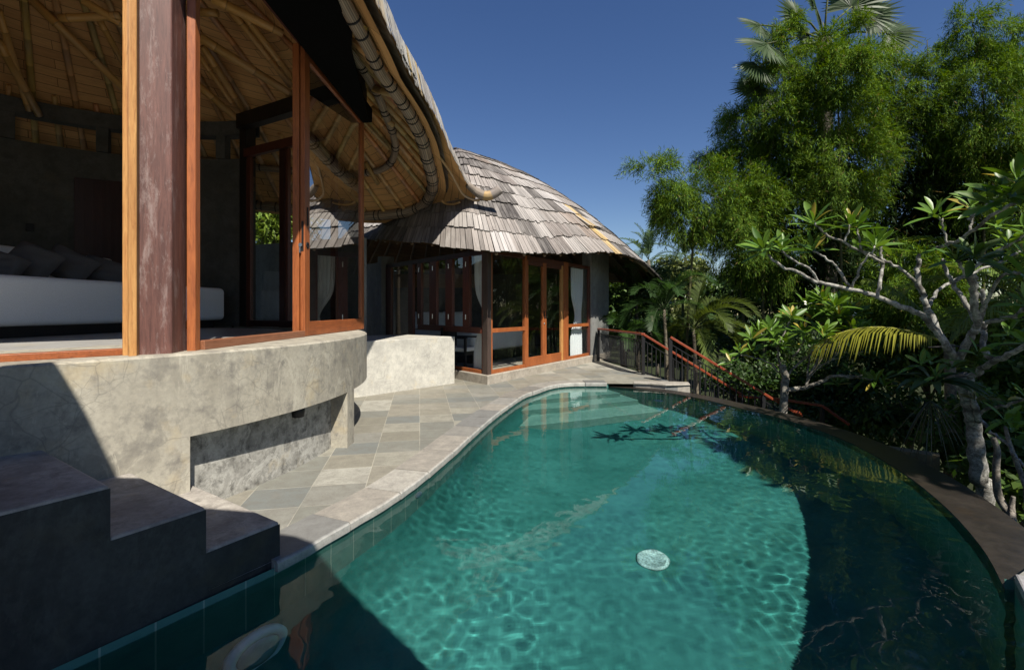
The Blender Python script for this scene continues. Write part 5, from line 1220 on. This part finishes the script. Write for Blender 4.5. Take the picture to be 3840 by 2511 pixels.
big=[([Vector((4.95,5.3,-3.2)),(3690,1900,5.2),(3672,1800,5.2),(3660,1690,5.2),(3650,1590,5.2),(3632,1510,5.15),(3606,1400,5.15)],.19,.13),
 ([z5(2000,780,5.1),z5(1960,720,5.0),z5(1900,640,5.0),z5(1830,555,4.95),z5(1700,505,4.9),z5(1580,450,4.9),z5(1430,410,4.85),z5(1270,380,4.8),z5(1150,320,4.75),z5(1050,280,4.7),z5(985,225,4.7)],.075,.022),
 ([z5(1580,450,4.9),z5(1595,370,4.9),z5(1612,290,4.95),z5(1604,230,4.95),z5(1600,170,4.95)],.04,.026),
 ([z5(1612,270,4.95),z5(1500,212,4.9),z5(1400,160,4.85),z5(1300,110,4.8),z5(1240,50,4.8)],.032,.018),
 ([z5(1790,375,5.0),z5(1690,290,5.0),z5(1590,240,5.0),z5(1480,195,5.0)],.036,.02),
 ([z5(1270,380,4.8),z5(1220,310,4.75),z5(1150,270,4.7),z5(1085,230,4.65),z5(1060,200,4.65)],.028,.016),
 ([z5(1430,402,4.85),z5(1360,290,4.9),z5(1290,240,4.9),z5(1235,200,4.95)],.03,.017),
 ([z5(1440,402,4.85),z5(1490,290,4.75),z5(1545,225,4.7),z5(1570,180,4.7)],.026,.016),
 ([z5(1500,212,4.9),z5(1480,120,4.85),z5(1470,80,4.85)],.022,.015),
 ([z5(1400,160,4.85),z5(1425,90,4.8),z5(1430,60,4.8)],.02,.014),
 ([z5(2000,775,5.1),z5(1900,620,5.15),z5(1850,510,5.2),z5(1830,450,5.2),z5(1800,360,5.2),z5(1806,290,5.2),z5(1805,228,5.2)],.075,.042),
 ([z5(1850,520,5.2),z5(1890,460,5.3),z5(1950,390,5.35),z5(2100,325,5.4),z5(2250,265,5.4),z5(2400,190,5.4)],.04,.028),
 ([z5(2010,810,5.1),z5(2060,720,5.0),z5(2112,640,4.9),z5(2130,590,4.85),z5(2110,480,4.75),z5(2105,400,4.7),z5(2108,330,4.65)],.085,.06),
 ([z5(2130,590,4.85),z5(2160,500,4.8),z5(2150,420,4.8)],.05,.04),
 ([z5(2125,600,4.85),z5(2070,500,4.95),z5(2015,420,5.05),z5(1965,330,5.1),z5(1938,250,5.15)],.05,.034),
 ([z5(2140,455,4.8),z5(2060,330,4.6),z5(2010,250,4.55)],.036,.026),
 ([z5(1985,380,5.1),z5(2070,330,5.0),z5(2200,230,4.9),z5(2290,170,4.8),z5(2400,110,4.7)],.04,.03),
 ([z5(1895,195,5.2),z5(1985,165,4.9),z5(2090,105,4.6),z5(2230,0,4.3),z5(2380,-90,4.1)],.036,.03),
 ([z5(1960,170,5.0),z5(1945,100,5.0),z5(1932,30,5.0)],.026,.02),
 ([z5(1932,40,5.0),z5(1890,5,5.0)],.018,.014),
 ([z5(2080,110,4.6),z5(2095,40,4.6),z5(2090,-30,4.6)],.026,.02),
 ([z5(2170,595,4.85),z5(2270,575,4.7),z5(2400,520,4.5)],.05,.04),
 ([z5(2090,890,5.0),z5(2150,850,4.9),z5(2220,805,4.7),z5(2300,770,4.5),z5(2420,690,4.3)],.07,.045),
 ([z5(2215,805,4.75),z5(2165,740,4.85),z5(2160,640,4.95),z5(2165,590,4.95)],.06,.045),
 ([z5(2120,1110,5.1),z5(2180,1065,5.0),z5(2280,1045,4.8),z5(2400,1000,4.6)],.035,.025),
 ([z5(2140,1120,5.1),z5(2210,1190,4.9),z5(2290,1260,4.7),z5(2340,1330,4.5),z5(2410,1410,4.4)],.035,.022),
 ([z5(2130,1130,5.1),z5(2110,1020,5.05),z5(2095,930,5.0),z5(2090,880,5.0)],.06,.06),
 ([z5(2080,30,4.4),z5(2200,-60,4.3),z5(2330,-140,4.2)],.03,.02),
 ([z5(2130,590,4.85),z5(2240,360,4.5),z5(2330,330,4.4),z5(2400,320,4.3)],.035,.026)]
T=lambda x,y,d,k=12,sc=1.0,dx=0,dy=-.2,dz=1,dk=1.0: (*z5(x,y,d),dx,dy,dz,k,sc,dk)
btips=[T(960,190,4.7,15,1.0,-.5,-.3,.8),T(1060,185,4.65,12,.9,-.1,-.3,1),T(1235,40,4.8,14,1.05,-.2,-.3,1),T(1235,190,4.95,10,.8,-.3,-.2,.8),T(1470,70,4.85,14,1.0),T(1430,50,4.8,11,.9,.1),T(1575,170,4.7,13,.95,.2,-.3,1),T(1600,150,4.95,11,.95),T(1480,190,5.0,8,.7),
 T(1806,215,5.2,4,.9,.1,-.2,1),T(1890,-5,5.0,9,1.0,-.3,-.2,1),T(1935,15,5.0,8,.9,.3,-.2,1),T(2015,240,4.55,9,.9,0,-.3,.9,.7),T(2108,230,4.45,10,1.15,-.1,-.5,.7,.55),T(2140,250,4.4,7,1.0,.1,-.5,.3,.45),T(2090,-45,4.6,9,.95),T(2210,-70,4.0,12,1.15,-.3,-.4,.7,.8),T(2300,-110,3.9,13,1.15,-.2,-.3,.9,.9),T(2345,-190,3.9,12,1.1,.1,-.2,1),T(2370,-60,3.9,11,1.1,-.3,-.5,.5,.8),T(2390,90,4.6,10,1.0,0,-.2,1),T(2300,160,4.8,9,.9),T(2390,220,5.2,10,1.0),T(2260,255,5.4,8,.8),T(2395,330,4.3,10,.95),T(2390,480,4.5,9,1.0,-.2,-.2,.9),T(2240,60,4.7,8,.9),
 T(2400,690,4.3,8,.9),T(2280,1115,4.6,6,1.0,-.1,-.3,1),T(2330,1170,4.6,7,.9,.2,-.3,.8),T(2395,990,4.6,8,.9),T(1815,810,4.9,6,.7,-.4,-.3,.8),T(1900,870,4.8,7,.6,-.3,-.3,.6),T(1880,800,5.0,5,.7,0,-.3,.9),T(2140,750,4.8,6,.8,.3,-.4,.6),T(2350,560,4.6,9,.9),T(2300,640,4.8,8,.8,-.2,-.3,.9)]
frangi('frangipani_tree','large frangipani tree with pale knobbly branches leaning over the right pool rim',big,btips,(4.95,5.3,-3.2),7,(.22,.33),.23,13)
sm=[([Vector((4.7,8.6,-3.2)),z5(1075,990,8.5),z5(1085,900,8.5),z5(1062,830,8.5)],.16,.12),
 ([z5(1085,960,8.5),z5(1180,950,8.4),z5(1280,915,8.3),z5(1340,885,8.2),z5(1450,890,8.1),z5(1500,880,8.0)],.09,.03),
 ([z5(1340,885,8.2),z5(1430,880,8.2),z5(1560,905,8.1)],.03,.02),([z5(1190,940,8.4),z5(1240,830,8.4),z5(1300,750,8.4),z5(1370,690,8.4),z5(1400,600,8.4)],.05,.025),
 ([z5(1200,930,8.4),z5(1210,800,8.6),z5(1240,700,8.6),z5(1290,560,8.6)],.04,.02),([z5(1090,880,8.5),z5(1170,800,8.6),z5(1260,740,8.6),z5(1340,660,8.6),z5(1420,560,8.6)],.045,.022),
 ([z5(1060,840,8.5),z5(1040,740,8.5),z5(1080,640,8.5),z5(1120,560,8.5)],.05,.022),([z5(1040,860,8.5),z5(990,810,8.4),z5(900,780,8.3),z5(840,770,8.2)],.04,.018),([z5(1040,740,8.5),z5(980,680,8.4),z5(930,640,8.4)],.03,.016),
 ([z5(1240,830,8.4),z5(1330,800,8.3),z5(1420,690,8.3),z5(1480,660,8.3)],.03,.018),([z5(1200,900,8.4),z5(1290,820,8.3),z5(1400,780,8.3)],.025,.015),([z5(1120,780,8.6),z5(1180,700,8.6),z5(1200,560,8.6)],.035,.02)]
stips=[]
rr=np.random.default_rng(3)
_st=((1200,490,13,1),(1290,470,14,1.05),(1370,490,14,1.1),(1450,545,14,1.05),(1330,540,12,1),(1240,560,12,1),(1120,560,12,.95),(1060,590,10,.9),(1000,630,10,.9),(940,640,11,.9),(900,680,10,.9),(835,750,7,.8),(790,770,6,.8),(1010,700,9,.9),(1100,650,10,.9),(1180,640,10,.9),(1260,630,10,.9),(1350,620,12,1),(1440,610,12,1),(1490,650,11,.95),(1300,500,12,1),(1410,560,12,1),(1500,885,8,.9),(1570,900,7,.8),(1620,890,6,.7),(1370,920,8,.85),(1200,700,8,.8),(1060,720,8,.8),(1540,640,8,.8),(1430,840,6,.6))
for (x,y,k,sc) in list(_st)+[(x+rr.normal()*38,y+18+rr.normal()*26,k-2,sc*.9) for (x,y,k,sc) in list(_st)[:24]]:
    stips.append((*z5(x,y,8.3+rr.normal()*.35),rr.normal()*.3,-.3,.9,int(k*1.4),sc*1.1,1.0))
frangi('frangipani_tree','smaller round crowned frangipani beyond the stair railing with white blossoms',sm,stips,(4.7,8.6,-3.2),9,(.26,.36),.24,12,cols=((.05,.12,.012),(.115,.20,.022)),bark=(.30,.28,.24),flow=[z5(1190,480,8.3),z5(1440,545,8.2)],thick=.45)
# slender stems and strap leaved plants by the frangipani foot
for (pts,rad,lab) in (([(3790,1930,4.9),(3745,1860,5.0),(3735,1760,5.0),(3740,1690,5.0),(3725,1640,5.0)],.04,'slender pale stem rising right of the frangipani trunk'),([(3850,1830,4.6),(3815,1740,4.7),(3785,1660,4.7),(3770,1600,4.8)],.025,'thin pale branch at the right edge above the pool rim'),([(3800,1960,4.8),(3795,1900,4.9),(3800,1860,4.9)],.03,'short brown stem stump at the right beside the rim')):
    m=MB(); q=catmull([D(*p) for p in pts],5); b0=Vector((q[0].x+.1,q[0].y,-3.0)); m.tube([b0]+q,[rad*1.2]+list(np.linspace(rad,rad*.6,len(q))),8,True,(.28,.25,.21)); tag(m.build('sapling',M['bark'],None,True),lab,'sapling')
def strap(px,py,d,n_,L_,label,seed,col,dz=.6,wd=.09,droop=.6,face=(-.3,-.5)):
    r=np.random.default_rng(seed); c=D(px,py,d); A=[[],[],[],[],[],[]]
    for i in range(n_):
        az=r.uniform(0,6.28); dd=(math.cos(az)+face[0],math.sin(az)*.6+face[1],dz+r.normal()*.3); A[0].append(tuple(c));A[1].append(dd);A[2].append((r.normal()*.3,r.normal()*.3,1));l=L_*r.uniform(.7,1.15);A[3].append(l);A[4].append(wd*r.uniform(.8,1.2));A[5].append(np.array(col)*r.uniform(.7,1.3))
    o=leafmesh('orchid_clump',M['leafd'],None,*[np.array(a) for a in A],'long',droop); return tag(o,label,'plant')
strap(3500,1440,4.9,14,.55,'dark strap leaved orchid clump on the frangipani trunk fork',1,(.035,.06,.015))
strap(3570,1380,4.9,10,.28,'small orchid clump with light green leaves at the branch fork',2,(.07,.12,.02),.8,.06)
strap(3490,1500,5.3,34,.5,'hanging fern like tuft of thin drying leaves below the orchid',3,(.035,.038,.012),-1.0,.014,.6,(0,-.1))
strap(3655,1500,4.85,26,.25,'spiky small bromeliad tuft on the frangipani trunk',4,(.12,.12,.05),.5,.018,.3)

r=np.random.default_rng(77); n=36000
az=r.uniform(-1.6,.95,n); rad=r.uniform(52,70,n); zc=-3+np.abs(r.normal(size=n))*0+r.random(n)*(5.2+1.6*np.sin(az*9)+1.2*np.sin(az*23+1))
pos=np.stack([np.sin(az)*rad,np.cos(az)*rad,zc],-1); 
cl=r.integers(0,2200,n); ctr=np.stack([np.sin(A_:=r.uniform(-1.6,.95,2200))*(q_:=r.uniform(52,70,2200)),np.cos(A_)*q_,-3+r.random(2200)*(5.4+1.6*np.sin(A_*9)+1.2*np.sin(A_*23+1))],-1)
pos=ctr[cl]+r.normal(size=(n,3))*.8; L_=r.uniform(.6,1.1,n)
fw=leafmesh('far_wood',M['leaf'],None,pos,unit(n,r),unit(n,r)+np.array([0,0,1.]),L_,L_*.55,colmix(n,r,(.03,.065,.018),(.09,.14,.04))*(.7+.6*r.random(2200))[cl][:,None]); tag(fw,'far off wood closing the horizon behind the garden','trees',None,'stuff')
